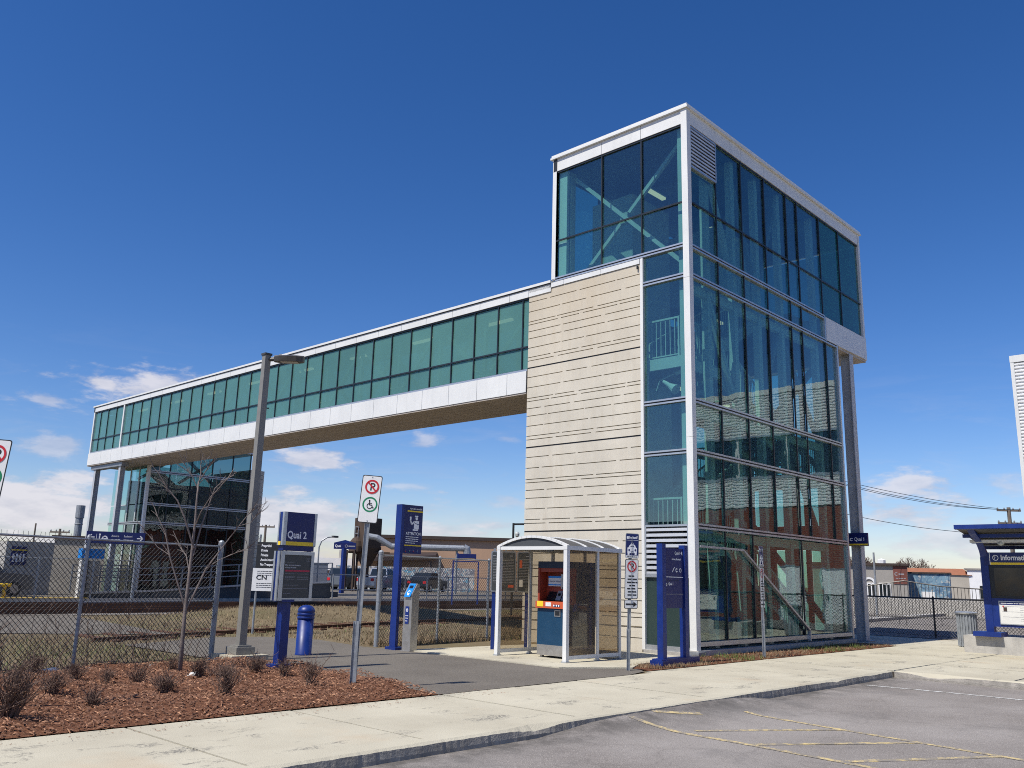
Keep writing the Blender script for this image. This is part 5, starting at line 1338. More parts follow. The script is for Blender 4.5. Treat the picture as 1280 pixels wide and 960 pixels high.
tb = thing('litter_bin', 'grey ribbed round litter bin standing behind the concrete plinth', 'bin', (10.5, -2.67, 0))
part('body', tb, lambda b: (b.lathe((10.5, -2.67, 0), [(.24, -.1), (.25, .93)], 'galv', 24), [b.box(10.5 + .255 * math.cos(a) - .018, -2.67 + .255 * math.sin(a) - .018, .03, 10.5 + .255 * math.cos(a) + .018, -2.67 + .255 * math.sin(a) + .018, .92, 'galv') for a in [i * math.pi / 10 for i in range(20)]]))
part('lid', tb, lambda b: b.lathe((10.5, -2.67, 0), [(.3, .93), (.31, .97), (.27, .99), (.15, 1.0), (.14, .95)], 'alu', 24))
yb_ = thing('marker_post', 'yellow and black banded marker post under the information panel', 'marker post', (10.6, -5.2, 0))
part('post', yb_, lambda b: b.tube([(10.6, -5.2, 0), (10.6, -5.2, .95)], .06, 'yellowpaint', 12)); part('black_band', yb_, lambda b: [b.tube([(10.6, -5.2, z), (10.6, -5.2, z + .12)], .063, 'black', 12) for z in (.15, .42, .7)])

# ------------------------------------------------------------------ brick and corrugated building on the right
BX0, BYa, BYb = 21.1, -2.1, -34
bb = thing('brick_building', 'large building of red brick below white corrugated siding at the right edge', 'building', (28, -15, 0))
part('brick_wall', bb, lambda b: b.box(BX0, BYb, -.2, 38, BYa, 5.3, 'brick'))
def f(b):
    for z0, z1 in ((5.3, 6.65), (8.72, 10.7)):
        b.box(BX0 + .03, BYb, z0, 38, BYa - .03, z1, 'white_wall')
        n = int((z1 - z0) / .135)
        for i in range(n):
            z = z0 + i * (z1 - z0) / n
            b.prism([(BX0 + .03, BYa, z), (BX0 - .03, BYa, z + .03), (BX0 - .03, BYa, z + .085), (BX0 + .03, BYa, z + .115)], (0, BYb - BYa, 0), 'white_wall')
    b.box(BX0 + .03, BYa - 2.0, 6.65, 38, BYa - .03, 8.72, 'white_wall')
    for i in range(15):
        z = 6.66 + i * .137; b.prism([(BX0 + .03, BYa, z), (BX0 - .03, BYa, z + .03), (BX0 - .03, BYa, z + .085), (BX0 + .03, BYa, z + .115)], (0, -2.0, 0), 'white_wall')
part('corrugated_siding', bb, f)
part('parapet', bb, lambda b: (b.box(BX0 - .06, BYb, 10.7, 38, BYa + .05, 10.98, 'white'), b.box(BX0 - .05, BYa - .09, 5.25, BX0 + .1, BYa + .04, 10.7, 'white'), b.box(BX0 - .05, BYb, 5.26, BX0 + .05, BYa, 5.36, 'white')))
part('ribbon_window', bb, lambda b: b.box(BX0 + .08, BYb, 6.65, BX0 + .12, BYa - 2.0, 8.72, 'windowdark'))
part('window_recess', bb, lambda b: b.box(BX0 + .5, BYb, 6.65, 38, BYa - 2.0, 8.72, 'intdark'))
part('window_bars', bb, lambda b: ([b.box(BX0 + .0, y - .05, 6.65, BX0 + .08, y + .05, 8.72, 'white') for y in [-5.1 - i * 2.6 for i in range(11)]], b.box(BX0 - .05, BYb, 6.6, BX0 + .08, BYa - 2.0, 6.72, 'alu'), b.box(BX0 - .05, BYb, 8.64, BX0 + .08, BYa - 2.0, 8.74, 'alu')))
for y0, y1, z in ((-8.3, -7.1, 2.45), (-6.2, -5.05, 2.35)):
    d = part('door', bb, lambda b: (b.box(BX0 - .03, y0, -.1, BX0 + .02, y1, z, 'signw'), b.box(BX0 - .05, y0 - .06, -.1, BX0 + .02, y0, z + .06, 'galv'), b.box(BX0 - .05, y1, -.1, BX0 + .02, y1 + .06, z + .06, 'galv'), b.box(BX0 - .05, y0, z, BX0 + .02, y1, z + .06, 'galv')))
    part('handle', d, lambda b: b.box(BX0 - .07, y0 + .1, 1.0, BX0 - .03, y0 + .16, 1.15, 'black'))

# ------------------------------------------------------------------ beyond the tracks
struct('platform', lambda b: (b.box(-9, 31.5, -.1, 48, 31.75, .2, 'conc'), b.box(-9, 31.75, -.1, 48, 37.0, .19, 'path'), b.box(48, 30.5, -.1, 49, 37.0, .15, 'conc')))
struct('platform_edge', lambda b: b.box(-4.6, 31.46, .2, -1.0, 31.95, .215, 'yellowpaint'))
rl = tag(part('rusty_rail', None, lambda b: [(b.bar((-9.5, 9.55 + o, .03), (-3.1, 11.45 + o, .03), .07, .1, 'rust'), b.bar((-3.1, 11.45 + o, .03), (3.2, 12.9 + o, .05), .07, .1, 'rust'), b.bar((3.2, 12.9 + o, .05), (16, 14.6 + o, .05), .07, .1, 'rust')) for o in (0, )]), 'single rusty rail of a disused siding lying in the dry grass', 'rail')
def f(b):
    for i in range(34):
        x = -9 + i * .75; y = 9.7 + (x + 9.5) * .297 if x < -3.1 else 11.45 + (x + 3.1) * .2
        b.box(x - .11, y - .5, -.06, x + .11, y + 1.9, .015 + U(-.02, .01), 'rust')
tag(part('sleepers', None, f), 'half buried dark sleepers under the disused siding rail', 'sleepers', kind='stuff')
for k, (y, lab) in enumerate(((22.2, 'nearer shiny main line track on grey ballast'), (27.0, 'farther main line track on grey ballast beside the platform'))):
    t = thing('railway_track', lab, 'track', (10, y, 0), 'main line tracks')
    for s in (-.72, .72): part('rail', t, lambda b: b.bar((-60, y + s - 2.2, .12), (90, y + s + 2.2, .12), .07, .15, 'rust'))
# mound of dry grass on the left of the bridge shadow
def f(b):
    n, m = 24, 10; vs = []
    for j in range(m + 1):
        for i in range(n + 1):
            x = -4 + i * .75; t = j / m; y = 14.5 + t * 7 + x * .12
            e = math.sin(math.pi * t) ** 1.2 * min(1, max(0, (11.5 - x) / 5)) * min(1, (x + 4) / 3)
            vs.append((x, y, -.03 + .36 * e + U(-.02, .02) * (e > .05)))
    b.add(vs, [(j * (n + 1) + i, j * (n + 1) + i + 1, (j + 1) * (n + 1) + i + 1, (j + 1) * (n + 1) + i) for j in range(m) for i in range(n)], 'ground')
struct('grass_bank', f, True)
def bankz(x, y):
    t = (y - 14.5 - x * .12) / 7
    if t <= 0 or t >= 1: return -.014
    return -.03 + .36 * math.sin(math.pi * t) ** 1.2 * max(0, min(1, max(0, (11.5 - x) / 5)) * min(1, (x + 4) / 3))
def f(b):
    for i in range(9000):
        x, y = U(-4, 14), U(14.5, 23.5); z = bankz(x, y)
        if z > 0: blade(b, x, y, z - .01, U(.04, .12), .013, 'straw')
tag(part('bank_grass', None, f), 'dry straw grass growing over the low bank beside the tracks', 'grass', kind='stuff')

# ramp with railings up to the far tower
ra = thing('access_ramp', 'dark sided ramp with pale handrails rising along the far platform', 'ramp', (5, 32, .2))
part('ramp_body', ra, lambda b: (b.prism([(-1.3, 31.8, .18), (12.6, 31.8, .18), (12.6, 31.8, 1.05), (8.2, 31.8, .9), (2.0, 31.8, .5), (-1.3, 31.8, .38)], (0, .12, 0), 'intdark')))
part('ramp_edge', ra, lambda b: [b.bar(p, q, .14, .09, 'alu') for p, q in (((-1.3, 31.78, .42), (2.0, 31.78, .54)), ((2.0, 31.78, .54), (8.2, 31.78, .95)), ((8.2, 31.78, .95), (12.6, 31.78, 1.1)))])
def f(b):
    P = [(-1.3, .42), (2, .54), (8.2, .95), (12.6, 1.1)]
    for yy in (31.78, 33.0):
        if yy > 32: P2 = [(-1.3, .6), (1.3, .65)]
        else: P2 = P
        for (x0, z0), (x1, z1) in zip(P2[:-1], P2[1:]):
            for hh in (.5, .78, 1.08): b.bar((x0, yy, z0 + hh), (x1, yy, z1 + hh), .05, .05, 'galv')
            n = max(1, int((x1 - x0) / 1.25))
            for i in range(n + 1): t = i / n; x = x0 + (x1 - x0) * t; z = z0 + (z1 - z0) * t; b.box(x - .03, yy - .03, z - .2, x + .03, yy + .03, z + 1.08, 'galv')
part('handrail', ra, f)
fence('chain_link_fence', 'pale chain link fence along the far platform left of the glass tower', [(-9, 31.6, .2), (1.2, 31.6, .2)], 1.75, [(x, .04, 1.78) for x in ()], 'fencew', 'galv', pitch=.2, r=.006, bot=False)
fpar = [o for o in bpy.data.objects if o.get('label', '').startswith('pale chain link fence along')][0]
for x in (-8.2, -5.6, -3.3, -.9, 1.1): part('fence_post', fpar, lambda b: b.tube([(x, 31.6, .1), (x, 31.6, 2.0)], .05, 'galv', 8))
wf = thing('way_sign', 'wide dark blue direction sign with arrows at both ends, hung beyond the left fence', 'sign', (-.5, 30.6, 2.7))
WF = Fr((-1.62, 31.05, 2.68), (.93, -.37, 0)); WL = 2.5
part('board', wf, lambda b: WF.box(b, 0, 0, -.1, WL, .55, 0, 'navy'))
part('leg', wf, lambda b: b.tube([WF.p(.12, -2.6, -.06), WF.p(.12, .56, -.06)], .05, 'galv', 8)); part('leg', wf, lambda b: b.tube([WF.p(WL - .3, -2.6, -.06), WF.p(WL - .3, .1, -.12)], .05, 'galv', 8))
def f(b):
    for a, s in ((.1, 1), (WL - .1, -1)):
        WF.line(b, a, .28, a + s * .25, .28, .045, 'litw'); WF.line(b, a, .28, a + s * .12, .40, .045, 'litw'); WF.line(b, a, .28, a + s * .12, .16, .045, 'litw')
    WF.box(b, .42, .12, 0, .435, .43, .004, 'litw')
    WF.disc(b, .56, .41, .04, 'litw'); WF.box(b, .53, .13, 0, .59, .36, .004, 'litw'); WF.ring(b, .78, .24, .07, .12, 'litw', .004, 14, 10, 170); WF.box(b, .64, .15, 0, .92, .25, .004, 'litw')
    WF.text(b, 'Avenue', 1.05, .32, .1, 'litw', .004, .8); WF.words(b, 1.05, 1.5, .19, .07, 'litw', .004, 3); WF.text(b, 'Boulevard', 1.58, .32, .1, 'litw', .004, .66); WF.words(b, 1.58, 2.0, .19, .07, 'litw', .004, 5)
part('lettering', wf, f)
bl = thing('low_building', 'low flat roofed beige building behind the wide blue direction sign', 'building', (4.5, 44, 0))
part('wall', bl, lambda b: b.prism([(1.7, 44.2, 0), (6.6, 41.9, 0), (8.6, 46, 0), (3.7, 48.3, 0)], (0, 0, 3.2), 'beigewall'))
part('roof', bl, lambda b: b.prism([(1.5, 44.2, 3.2), (6.7, 41.75, 3.2), (8.8, 46.1, 3.2), (3.6, 48.5, 3.2)], (0, 0, .18), 'brown'))
part('door', bl, lambda b: b.prism([(4.4, 42.88, 0), (5.3, 42.46, 0), (5.32, 42.5, 0), (4.42, 42.92, 0)], (0, 0, 2.4), 'white_wall'))
ck = tag(part('chimney_stack', None, lambda b: (b.lathe((3.75, 46.4, 0), [(.22, 2.8), (.22, 4.15), (.24, 4.17), (.24, 4.22), (.22, 4.24), (.22, 4.55), (.26, 4.58), (.26, 5.35)], 'galv', 16))), 'round grey metal chimney stack with a wider top over the beige building roof', 'chimney')
ck.location.z = 0
pb = thing('ticket_booth', 'small grey booth with a blue and white panel beyond the left fence', 'booth', (-2.5, 36.8, .19))
part('body', pb, lambda b: b.box(-3.2, 36.5, .19, -1.0, 37.6, 2.75, 'conc'))
part('panel', pb, lambda b: (b.box(-2.95, 36.46, 1.6, -2.25, 36.5, 2.5, 'navy'), b.box(-2.95, 36.44, 2.3, -2.25, 36.46, 2.36, 'yellow'), [b.box(-2.88 + i * .15, 36.44, 1.75, -2.8 + i * .15, 36.46, 2.15, 'litw') for i in range(4)]))
vb = thing('vending_post', 'pale post with a bright blue top beside the grey booth', 'post', (-1.0, 32.4, .19))
part('body', vb, lambda b: (b.box(-1.2, 32.3, .19, -.9, 32.6, 2.0, 'paper'), b.box(-.85, 32.3, .19, -.35, 32.7, 1.9, 'beigewall'))); part('top', vb, lambda b: b.box(-1.25, 32.25, 2.0, -.2, 32.7, 2.45, 'cyan'))
yr = thing('buffer_rail', 'bright yellow safety rail at the left edge of the far platform', 'rail', (-4.6, 31.9, .2))
part('rail', yr, lambda b: b.tube([(-8, 31.9, .78), (-4.2, 31.9, .74)], .07, 'yellowpaint', 10)); part('post', yr, lambda b: b.tube([(-4.45, 31.9, .2), (-4.45, 31.9, .74)], .07, 'yellowpaint', 10))
for i, (x, y, lab) in enumerate(((2.2, 66.5, 'rust red freight container at the far left edge'), (10.5, 66, 'rust red freight container between the booth and the beige building'))):
    t = thing('freight_container', lab, 'container', (x, y, 0), 'rust red containers')
    part('box', t, lambda b: (b.box(x - 3, y, .4, x + 3, y + 2.4, 3.0, 'redbox'), [b.box(x - 2.95 + k * .3, y - .05, .5, x - 2.8 + k * .3, y, 2.9, 'redbox') for k in range(20)]))

def car(name, label, loc, yaw, paint, L=4.5, H=1.5, box=False, cat='car', bed=False):
    t = thing(name, label, cat, loc); t.rotation_euler = (0, 0, yaw); W2 = .88
    def P(b, pts, m, w0=W2, w1=None):
        w1 = w1 or w0; k = len(pts)
        vs = [(x, -(w0 if z < .95 * H * .66 else w1), z) for x, z in pts] + [(x, (w0 if z < .95 * H * .66 else w1), z) for x, z in pts]
        b.add(vs, [tuple(range(k)), tuple(range(2 * k - 1, k - 1, -1))] + [(i, (i + 1) % k, k + (i + 1) % k, k + i) for i in range(k)], m)
    h = L / 2; z0, zb = .28, .62 * H
    body = [(-h, .45), (-h + .1, z0), (h - .1, z0), (h, .45), (h - .02, zb * .8), (h - .15, zb * .92), (h * .38, zb), (-h * .75 if not box else -h + .05, zb), (-h + .03, zb * .95)]
    if bed: top = [(h * .36, zb), (h * .1, H), (-h * .2, H), (-h * .26, zb)]
    elif box: top = [(h * .42, zb), (h * .16, H), (-h + .25, H), (-h + .05, zb)]
    else: top = [(h * .42, zb), (h * .08, H), (-h * .38, H), (-h * .82, zb)]
    o = V((0, 0, 0))
    def mk(nm, par, fn):
        b = MB(); fn(b); return b.build(nm, None)
    def own(o): o.parent = t; return o
    bd = own(mk('body', t, lambda b: (P(b, body, paint), P(b, top, paint, W2 - .02, W2 - .17))))
    def gl(b):
        ins = [(top[0][0] - .12, zb + .04), (top[1][0] - .02, H - .08), (top[2][0] + .06, H - .08), (top[3][0] + .16, zb + .04)]
        for s in (-1, 1): b.add([(x, s * ((W2 + .002) - .15 * (z > zb + .1)), z) for x, z in ins], [(0, 1, 2, 3)], 'carglass')
        for (a, c) in ((top[0], top[1]), (top[3], top[2])):
            sx = .012 if a is top[0] else -.012
            b.add([(a[0] * .88 + c[0] * .12 + sx, -W2 + .12, zb + .05), (c[0] * .92 + a[0] * .08 + sx, -W2 + .24, H - .05), (c[0] * .92 + a[0] * .08 + sx, W2 - .24, H - .05), (a[0] * .88 + c[0] * .12 + sx, W2 - .12, zb + .05)], [(0, 1, 2, 3)], 'carglass')
    own(mk('window_glass', t, gl))
    for x in (-h * .62, h * .62):
        for s in (-1, 1):
            wv = own(mk('wheel', t, lambda b: b.tube([(x, s * (W2 - .2), .33), (x, s * (W2 + .01), .33)], .33, 'tyre', 16)))
            rm = mk('rim', t, lambda b: b.tube([(x, s * (W2 + .005), .33), (x, s * (W2 + .02), .33)], .2, 'rim', 12)); rm.parent = wv
    for s in (-1, 1):
        own(mk('tail_light', t, lambda b: b.box(-h - .01, s * .55, zb * .7, -h + .06, s * .82, zb * .9, 'red')))
        own(mk('headlight', t, lambda b: b.box(h - .08, s * .5, zb * .66, h + .01, s * .8, zb * .82, 'lens')))
    return t
car('parked_car', 'dark grey sport utility car parked beyond the tracks, left of the silver pickup', (26.4, 48.0, .3), rad(15), 'cargrey', 4.8, 1.75, True)
car('pickup_truck', 'silver pickup truck half hidden behind the steel parking sign post', (27.9, 46.3, .3), rad(20), 'carsilver', 5.2, 1.8, cat='pickup', bed=True)
car('parked_car', 'dark rounded saloon parked in front of the graffiti wall', (31.9, 45.2, .3), rad(25), 'cardark', 4.6, 1.55)
car('parked_car', 'grey car with a sunlit windscreen at the left edge beyond the fence', (-5.0, 34.5, .2), rad(10), 'cargrey', 4.6, 1.7, True)
# service trailer / cabinets by the ramp end
for i, (x, y, w_, h_, lab) in enumerate(((13.4, 34.4, 1.5, 2.15, 'grey metal equipment cabinet right of the Quai 2 pylon'), (11.3, 35.5, .8, 2.0, 'narrow grey cabinet behind the Quai 2 pylon'))):
    t = thing('equipment_cabinet', lab, 'cabinet', (x, y, .19))
    part('body', t, lambda b: (b.box(x - w_ / 2, y, .5, x + w_ / 2, y + .8, h_, 'galv'), b.box(x - w_ / 2 - .04, y - .04, h_, x + w_ / 2 + .04, y + .84, h_ + .06, 'galv')))
    part('door', t, lambda b: [b.box(x - w_ / 2 + .05 + k * w_ / 2, y - .02, .6, x - .04 + k * w_ / 2, y, h_ - .1, 'carsilver') for k in (0, 1)])
    part('skid', t, lambda b: b.box(x - w_ / 2 - .4, y - .1, .19, x + w_ / 2 + .8, y + .9, .5, 'intdark'))
# guard rail and mesh fence in the middle distance
mf = thing('guard_rail', 'long thin grey pedestrian railing along the far platform right of the cabinets', 'railing', (20, 31.6, .2))
part('rail', mf, lambda b: [b.bar((12.6, 31.6, z), (46, 31.6, z), .06, .06, 'galv') for z in (.7, 1.55)]); part('balusters', mf, lambda b: [b.box(12.6 + i * 1.8 - .03, 31.57, .15, 12.6 + i * 1.8 + .03, 31.63, 1.58, 'galv') for i in range(19)])
kb = struct('verge_kerb', lambda b: b.box(14, 37.2, -.1, 48, 37.5, .3, 'conc'))
struct('street', lambda b: b.prism([(14, 37.5, -.1), (52, 37.5, -.1), (52, 39.5, -.1), (29, 60, -.1), (14, 60, -.1)], (0, 0, .4), 'path'))
# T sign, gate sign
ts = thing('platform_sign', 'blue T shaped platform sign standing far off left of the rusty hopper', 'sign', (18.7, 39.1, .2))
TS = Fr((18.15, 39.55, 3.25), (.72, -.69, 0))
part('post', ts, lambda b: b.box(18.55, 38.95, .1, 18.8, 39.2, 3.3, 'blue')); part('foot', ts, lambda b: b.box(18.4, 38.8, .1, 18.95, 39.35, .3, 'blue'))
part('board', ts, lambda b: (TS.box(b, 0, 0, -.15, 1.5, .42, 0, 'navy'), b.prism([TS.p(0, .42, 0), TS.p(1.5, .42, 0), TS.p(.75, .62, 0)], TS.n * -.15, 'blue')))
part('lettering', ts, lambda b: (TS.text(b, 'Quai', .08, .13, .17, 'litw', .006, .9, bold=.008), TS.ring(b, .85, .21, .07, .1, 'grey_txt', .006, 14), TS.words(b, 1.0, 1.45, .2, .14, 'grey_txt', .006, 2)))
gs = thing('gate_sign', 'blue portal sign on two thin legs in front of the tan warehouse', 'sign', (16.9, 25.1, 0))
GS = Fr((16.35, 25.65, 2.45), (.70, -.71, 0))
part('leg', gs, lambda b: GS.box(b, 0, -2.5, -.08, .08, .05, 0, 'blue')); part('leg', gs, lambda b: GS.box(b, 1.42, -2.5, -.08, 1.5, .02, 0, 'blue')); part('crossbar', gs, lambda b: GS.box(b, .08, -.03, -.08, 1.42, .03, 0, 'blue'))
part('board', gs, lambda b: (GS.box(b, .28, .08, -.12, 1.32, .42, .0, 'navy'), GS.box(b, .4, .12, .0, 1.25, .16, .006, 'yellow'), GS.box(b, .25, .06, -.14, .33, .44, .02, 'blue')))
# private property board on the fence
cn = thing('notice_board', 'black and white railway private property board half hidden by the Quai 2 pylon', 'sign', (-4.75, 10.4, 0))
CN = Fr((-5.02, 10.66, 1.1), (.69, -.72, 0)); 
part('post', cn, lambda b: b.tube([CN.p(.12, -1.2, -.04), CN.p(.12, 1.5, -.04)], .03, 'galv', 8))
cb = part('board', cn, lambda b: (CN.box(b, 0, 0, -.02, .75, .6, 0, 'signw'), CN.box(b, .06, .6, -.02, .78, 1.3, 0, 'black')))
def f(b):
    for i, s in enumerate(('Propriété', 'Privée', 'Private', 'Accès interdit', 'No Trespassing')): CN.text(b, s, .18, 1.17 - i * .125, .07, 'litw', .004, .75, bold=.002)
    CN.text(b, 'CN', .1, .3, .12, 'black', .004, 1.25, bold=.006)
    for i in range(3): CN.words(b, .12, .6, .52 - i * .05, .02, 'black', .004, 600 + i); CN.words(b, .12, .6, .2 - i * .05, .02, 'black', .004, 610 + i)
part('lettering', cb, f)

# hopper, pipe, warehouse, graffiti wall
ho = thing('rusty_hopper', 'rusty dark steel hopper tower on legs behind the steel parking sign', 'hopper', (27, 43, 0))
HX, HY = 24.95, 44.7
part('bin', ho, lambda b: (b.box(HX - .75, HY - .75, 3.6, HX + .75, HY + .75, 5.9, 'silo'), b.add([(HX + a * r_, HY + c * r_, z) for z, r_ in ((3.6, .75), (2.2, .25)) for a, c in ((-1, -1), (1, -1), (1, 1), (-1, 1))], [(0, 1, 5, 4), (1, 2, 6, 5), (2, 3, 7, 6), (3, 0, 4, 7), (4, 5, 6, 7)], 'silo')))
for a in (-1, 1):
    for c in (-1, 1): part('leg', ho, lambda b: b.box(HX + a * .7 - .08, HY + c * .7 - .08, 0, HX + a * .7 + .08, HY + c * .7 + .08, 3.7, 'silo'))
part('platform', ho, lambda b: (b.lathe((24.15, 45.0, 3.3), [(.6, 0), (.6, .4), (.5, .8), (.3, 1.05), (.1, 1.1)], 'silo', 16), [b.box(24.15 + a * .5 - .06, 45.0 + c * .5 - .06, 0, 24.15 + a * .5 + .06, 45.0 + c * .5 + .06, 3.4, 'silo') for a in (-1, 1) for c in (-1, 1)], b.bar((23.6, 45.5, 3.25), (26.2, 43.4, 3.25), .3, .15, 'silo')))
part('cage', ho, lambda b: [b.bar((24.3 + x * .5, 45.0 + y * .5, 4.3), (24.3 + x * .5, 45.0 + y * .5, 5.2), .05, .05, 'galv') for x in (-.4, .4) for y in (-.4, .4)] + [b.bar((24.1, 44.8, z), (24.5, 44.8, z), .05, .05, 'galv') for z in (4.7, 5.2)] + [b.bar((24.1, 44.8, z), (24.1, 45.2, z), .05, .05, 'galv') for z in (4.7, 5.2)])
pi_ = tag(part('pipe', None, lambda b: (b.tube([(23.8, 43.2, 4.45), (24.3, 42.7, 4.35), (25.2, 42.0, 3.72), (29.3, 38.3, 3.72)], .23, 'galv', 12), b.tube([(29.3, 38.3, 3.76), (29.45, 38.15, 3.7), (29.5, 38.1, 3.3)], .3, 'galv', 12), [b.box(x - .06, y - .06, 0, x + .06, y + .06, 3.6, 'galv') for x, y in ((25.7, 41.55), (28.9, 38.65))])), 'fat silver overhead pipe bending down from the hopper in front of the warehouse', 'pipe')
wh = thing('warehouse', 'long low tan warehouse with a dark roof edge behind the hopper and pipe', 'warehouse', (44, 52, 0))
d = V((.727, -.686, 0)); q = V((.686, .727, 0)); o = V((33.5, 57.2, 0))
part('wall', wh, lambda b: b.prism([o, o + d * 22, o + d * 22 + q * 14, o + q * 14], (0, 0, 5.0), 'tan'))
part('roof', wh, lambda b: b.prism([o - q * .3 - d * .3 + V((0, 0, 5.0)), o + d * 22.3 - q * .3 + V((0, 0, 5.0)), o + d * 22.3 + q * 14 + V((0, 0, 5.0)), o + q * 14 - d * .3 + V((0, 0, 5.0))], (0, 0, .32), 'brown'))
part('canopy', wh, lambda b: (b.prism([o - q * 4 + d * .5 + V((0, 0, 2.7)), o - q * 4 + d * 7.5 + V((0, 0, 3.1)), o + d * 7.5 + V((0, 0, 3.5)), o + d * .5 + V((0, 0, 3.2))], (0, 0, .35), 'brown'), [b.box((o - q * 3.8 + d * k).x - .1, (o - q * 3.8 + d * k).y - .1, 0, (o - q * 3.8 + d * k).x + .1, (o - q * 3.8 + d * k).y + .1, 2.9, 'brown') for k in (1, 7)]))
gw = tag(part('graffiti_wall', None, lambda b: b.prism([o - q * 7 - d * 1.0, o - q * 7 + d * 11, o - q * 6.8 + d * 11, o - q * 6.8 - d * 1.0], (0, 0, 2.3), 'graffiti')), 'low wall covered in white and blue graffiti in front of the tan warehouse', 'wall')
# scrubby far buildings on the skyline
fb = thing('flat_building', 'long pale flat roofed building far behind the cars', 'building', (36, 62, 0))
o2 = V((30.5, 66.5, 0))
part('wall', fb, lambda b: b.prism([o2, o2 + d * 11.5, o2 + d * 11.5 + q * 8, o2 + q * 8], (0, 0, 3.1), 'white_wall')); part('window', fb, lambda b: [b.prism([o2 + d * (k) - q * .05 + V((0, 0, .4)), o2 + d * (k + 1.2) - q * .05 + V((0, 0, .4)), o2 + d * (k + 1.2) + V((0, 0, .4)), o2 + d * k + V((0, 0, .4))], (0, 0, 1.5), 'brown') for k in (.5, 2.5, 4.5, 6.5, 8.5)])
part('chimney', fb, lambda b: [b.box((o2 + d * k).x, (o2 + d * k).y, 3.1, (o2 + d * k).x + .5, (o2 + d * k).y + .5, 3.9, 'greywall') for k in (3, 6.5)])
tb2 = thing('tower_block', 'far grey high rise just right of the Quai 2 pylon', 'building', (250, 480, 0))
part('wall', tb2, lambda b: b.prism([(240, 492, 0), (256, 477, 0), (262, 484, 0), (246, 499, 0)], (0, 0, 22), 'greywall')); part('window', tb2, lambda b: [b.prism([(240 + 1.07 * k + 1, 492 - k - 1 - .05 - .4, z), (240 + 1.07 * k + 2.6, 492 - k - 2.5 - .4, z), (240 + 1.07 * k + 2.6, 492 - k - 2.3, z), (240 + 1.07 * k + 1, 492 - k - .9, z)], (0, 0, 2), 'carglass') for k in (0, 3.5, 7, 10.5) for z in (9, 13, 17)])
# poles
def pole(name, lab, x, y, H, r, arms, cat='pole', m='wood', group=None):
    t = thing(name, lab, cat, (x, y, 0), group)
    part('shaft', t, lambda b: b.tube([(x, y, -.1), (x, y, H)], [r, r * .7], m, 8))
    if arms:
        for z, L in arms: part('crossarm', t, lambda b: (b.bar((x - L * .66, y + L * .72, z), (x + L * .66, y - L * .72, z), .12, .14, 'wood'), [b.lathe((x + L * .62 * k, y - L * .68 * k, z + .07), [(.05, 0), (.07, .08), (.03, .16)], 'galv', 6) for k in (-1, -.4, .4, 1)]))
    return t
pole('utility_pole', 'wooden power pole with two crossarms rising behind the information stand roof', 59.9, 7.95, 8.1, .2, [(7.85, .95), (6.85, .95)])
pole('utility_pole', 'power pole left of the tower, seen reflected in its narrow glass bay', -20, 21.5, 11.5, .17, [(10.2, 1.1), (9.2, 1.1)])
pole('utility_pole', 'power pole far behind the right end of the glass tower carrying the wires', 36.5, 14.5, 9.6, .17, [(9.2, .9)])
pole('mast', 'thin grey mast standing right of the Quai 2 pylon', 28.9, 62.2, 5.4, .12, None, m='galv')
pole('mast', 'thin lattice mast in the distance behind the right end fence', 28.9, 6.95, 3.4, .07, None, m='galv')
pole('utility_pole', 'short power pole with one crossarm far off between street lamp and Quai 2 pylon', 28.9, 66.2, 6.1, .16, [(5.9, .9)])
pole('utility_pole', 'pair of far power pole crossarms left of the chimney stack', 12.4, 73.5, 4.9, .15, [(4.6, .9)])
pole('utility_pole', 'thin far pole above the left fence, left of the chimney stack', 10.6, 74.4, 5.3, .1, None)
al = thing('street_lamp', 'far curved arm street lamp above the blue T shaped sign', 'street lamp', (24.7, 50.8, 0))
part('pole', al, lambda b: b.tube([(24.7, 50.8, 0), (24.7, 50.8, 3.7), (24.85, 50.7, 4.2), (25.2, 50.45, 4.5), (25.6, 50.2, 4.58)], .06, 'galv', 8)); part('lamp_head', al, lambda b: b.box(25.5, 50.0, 4.5, 26.0, 50.3, 4.66, 'lampdark'))
cp = thing('camera_pole', 'short dark pole with a white camera just left of the precast wall', 'camera', (11.4, 16.4, 0))
part('pole', cp, lambda b: (b.tube([(11.4, 16.4, 0), (11.4, 16.4, 4.05)], .05, 'black', 8), b.bar((11.4, 16.4, 4.0), (11.8, 16.0, 4.02), .06, .08, 'black'))); part('camera', cp, lambda b: b.lathe((11.5, 16.25, 3.42), [(.02, 0), (.1, .05), (.11, .16), (.06, .24)], 'paintw', 12))
# wires
def wire(name, lab, p, q, sag, r=.018):
    p = V(p); q = V(q)
    tag(part(name, None, lambda b: b.tube([p.lerp(q, t / 14) - V((0, 0, 4 * sag * (t / 14) * (1 - t / 14))) for t in range(15)], r, 'black', 4)), lab, 'wire', 'overhead wires')
wire('power_wire', 'topmost overhead wire sagging from the tower side to the right hand power pole', (35.9, 15.1, 9.3), (59.3, 8.6, 8.0), .35)
wire('power_wire', 'second overhead wire just below the topmost one', (36.5, 14.5, 9.0), (59.9, 7.95, 7.9), .5)
wire('power_wire', 'third overhead wire, lower of the upper group', (37.1, 13.9, 8.7), (60.5, 7.3, 7.95), .6)
wire('phone_wire', 'lowest overhead wire running to the pole behind the information stand', (36.5, 14.5, 6.9), (59.9, 7.95, 6.0), .5)

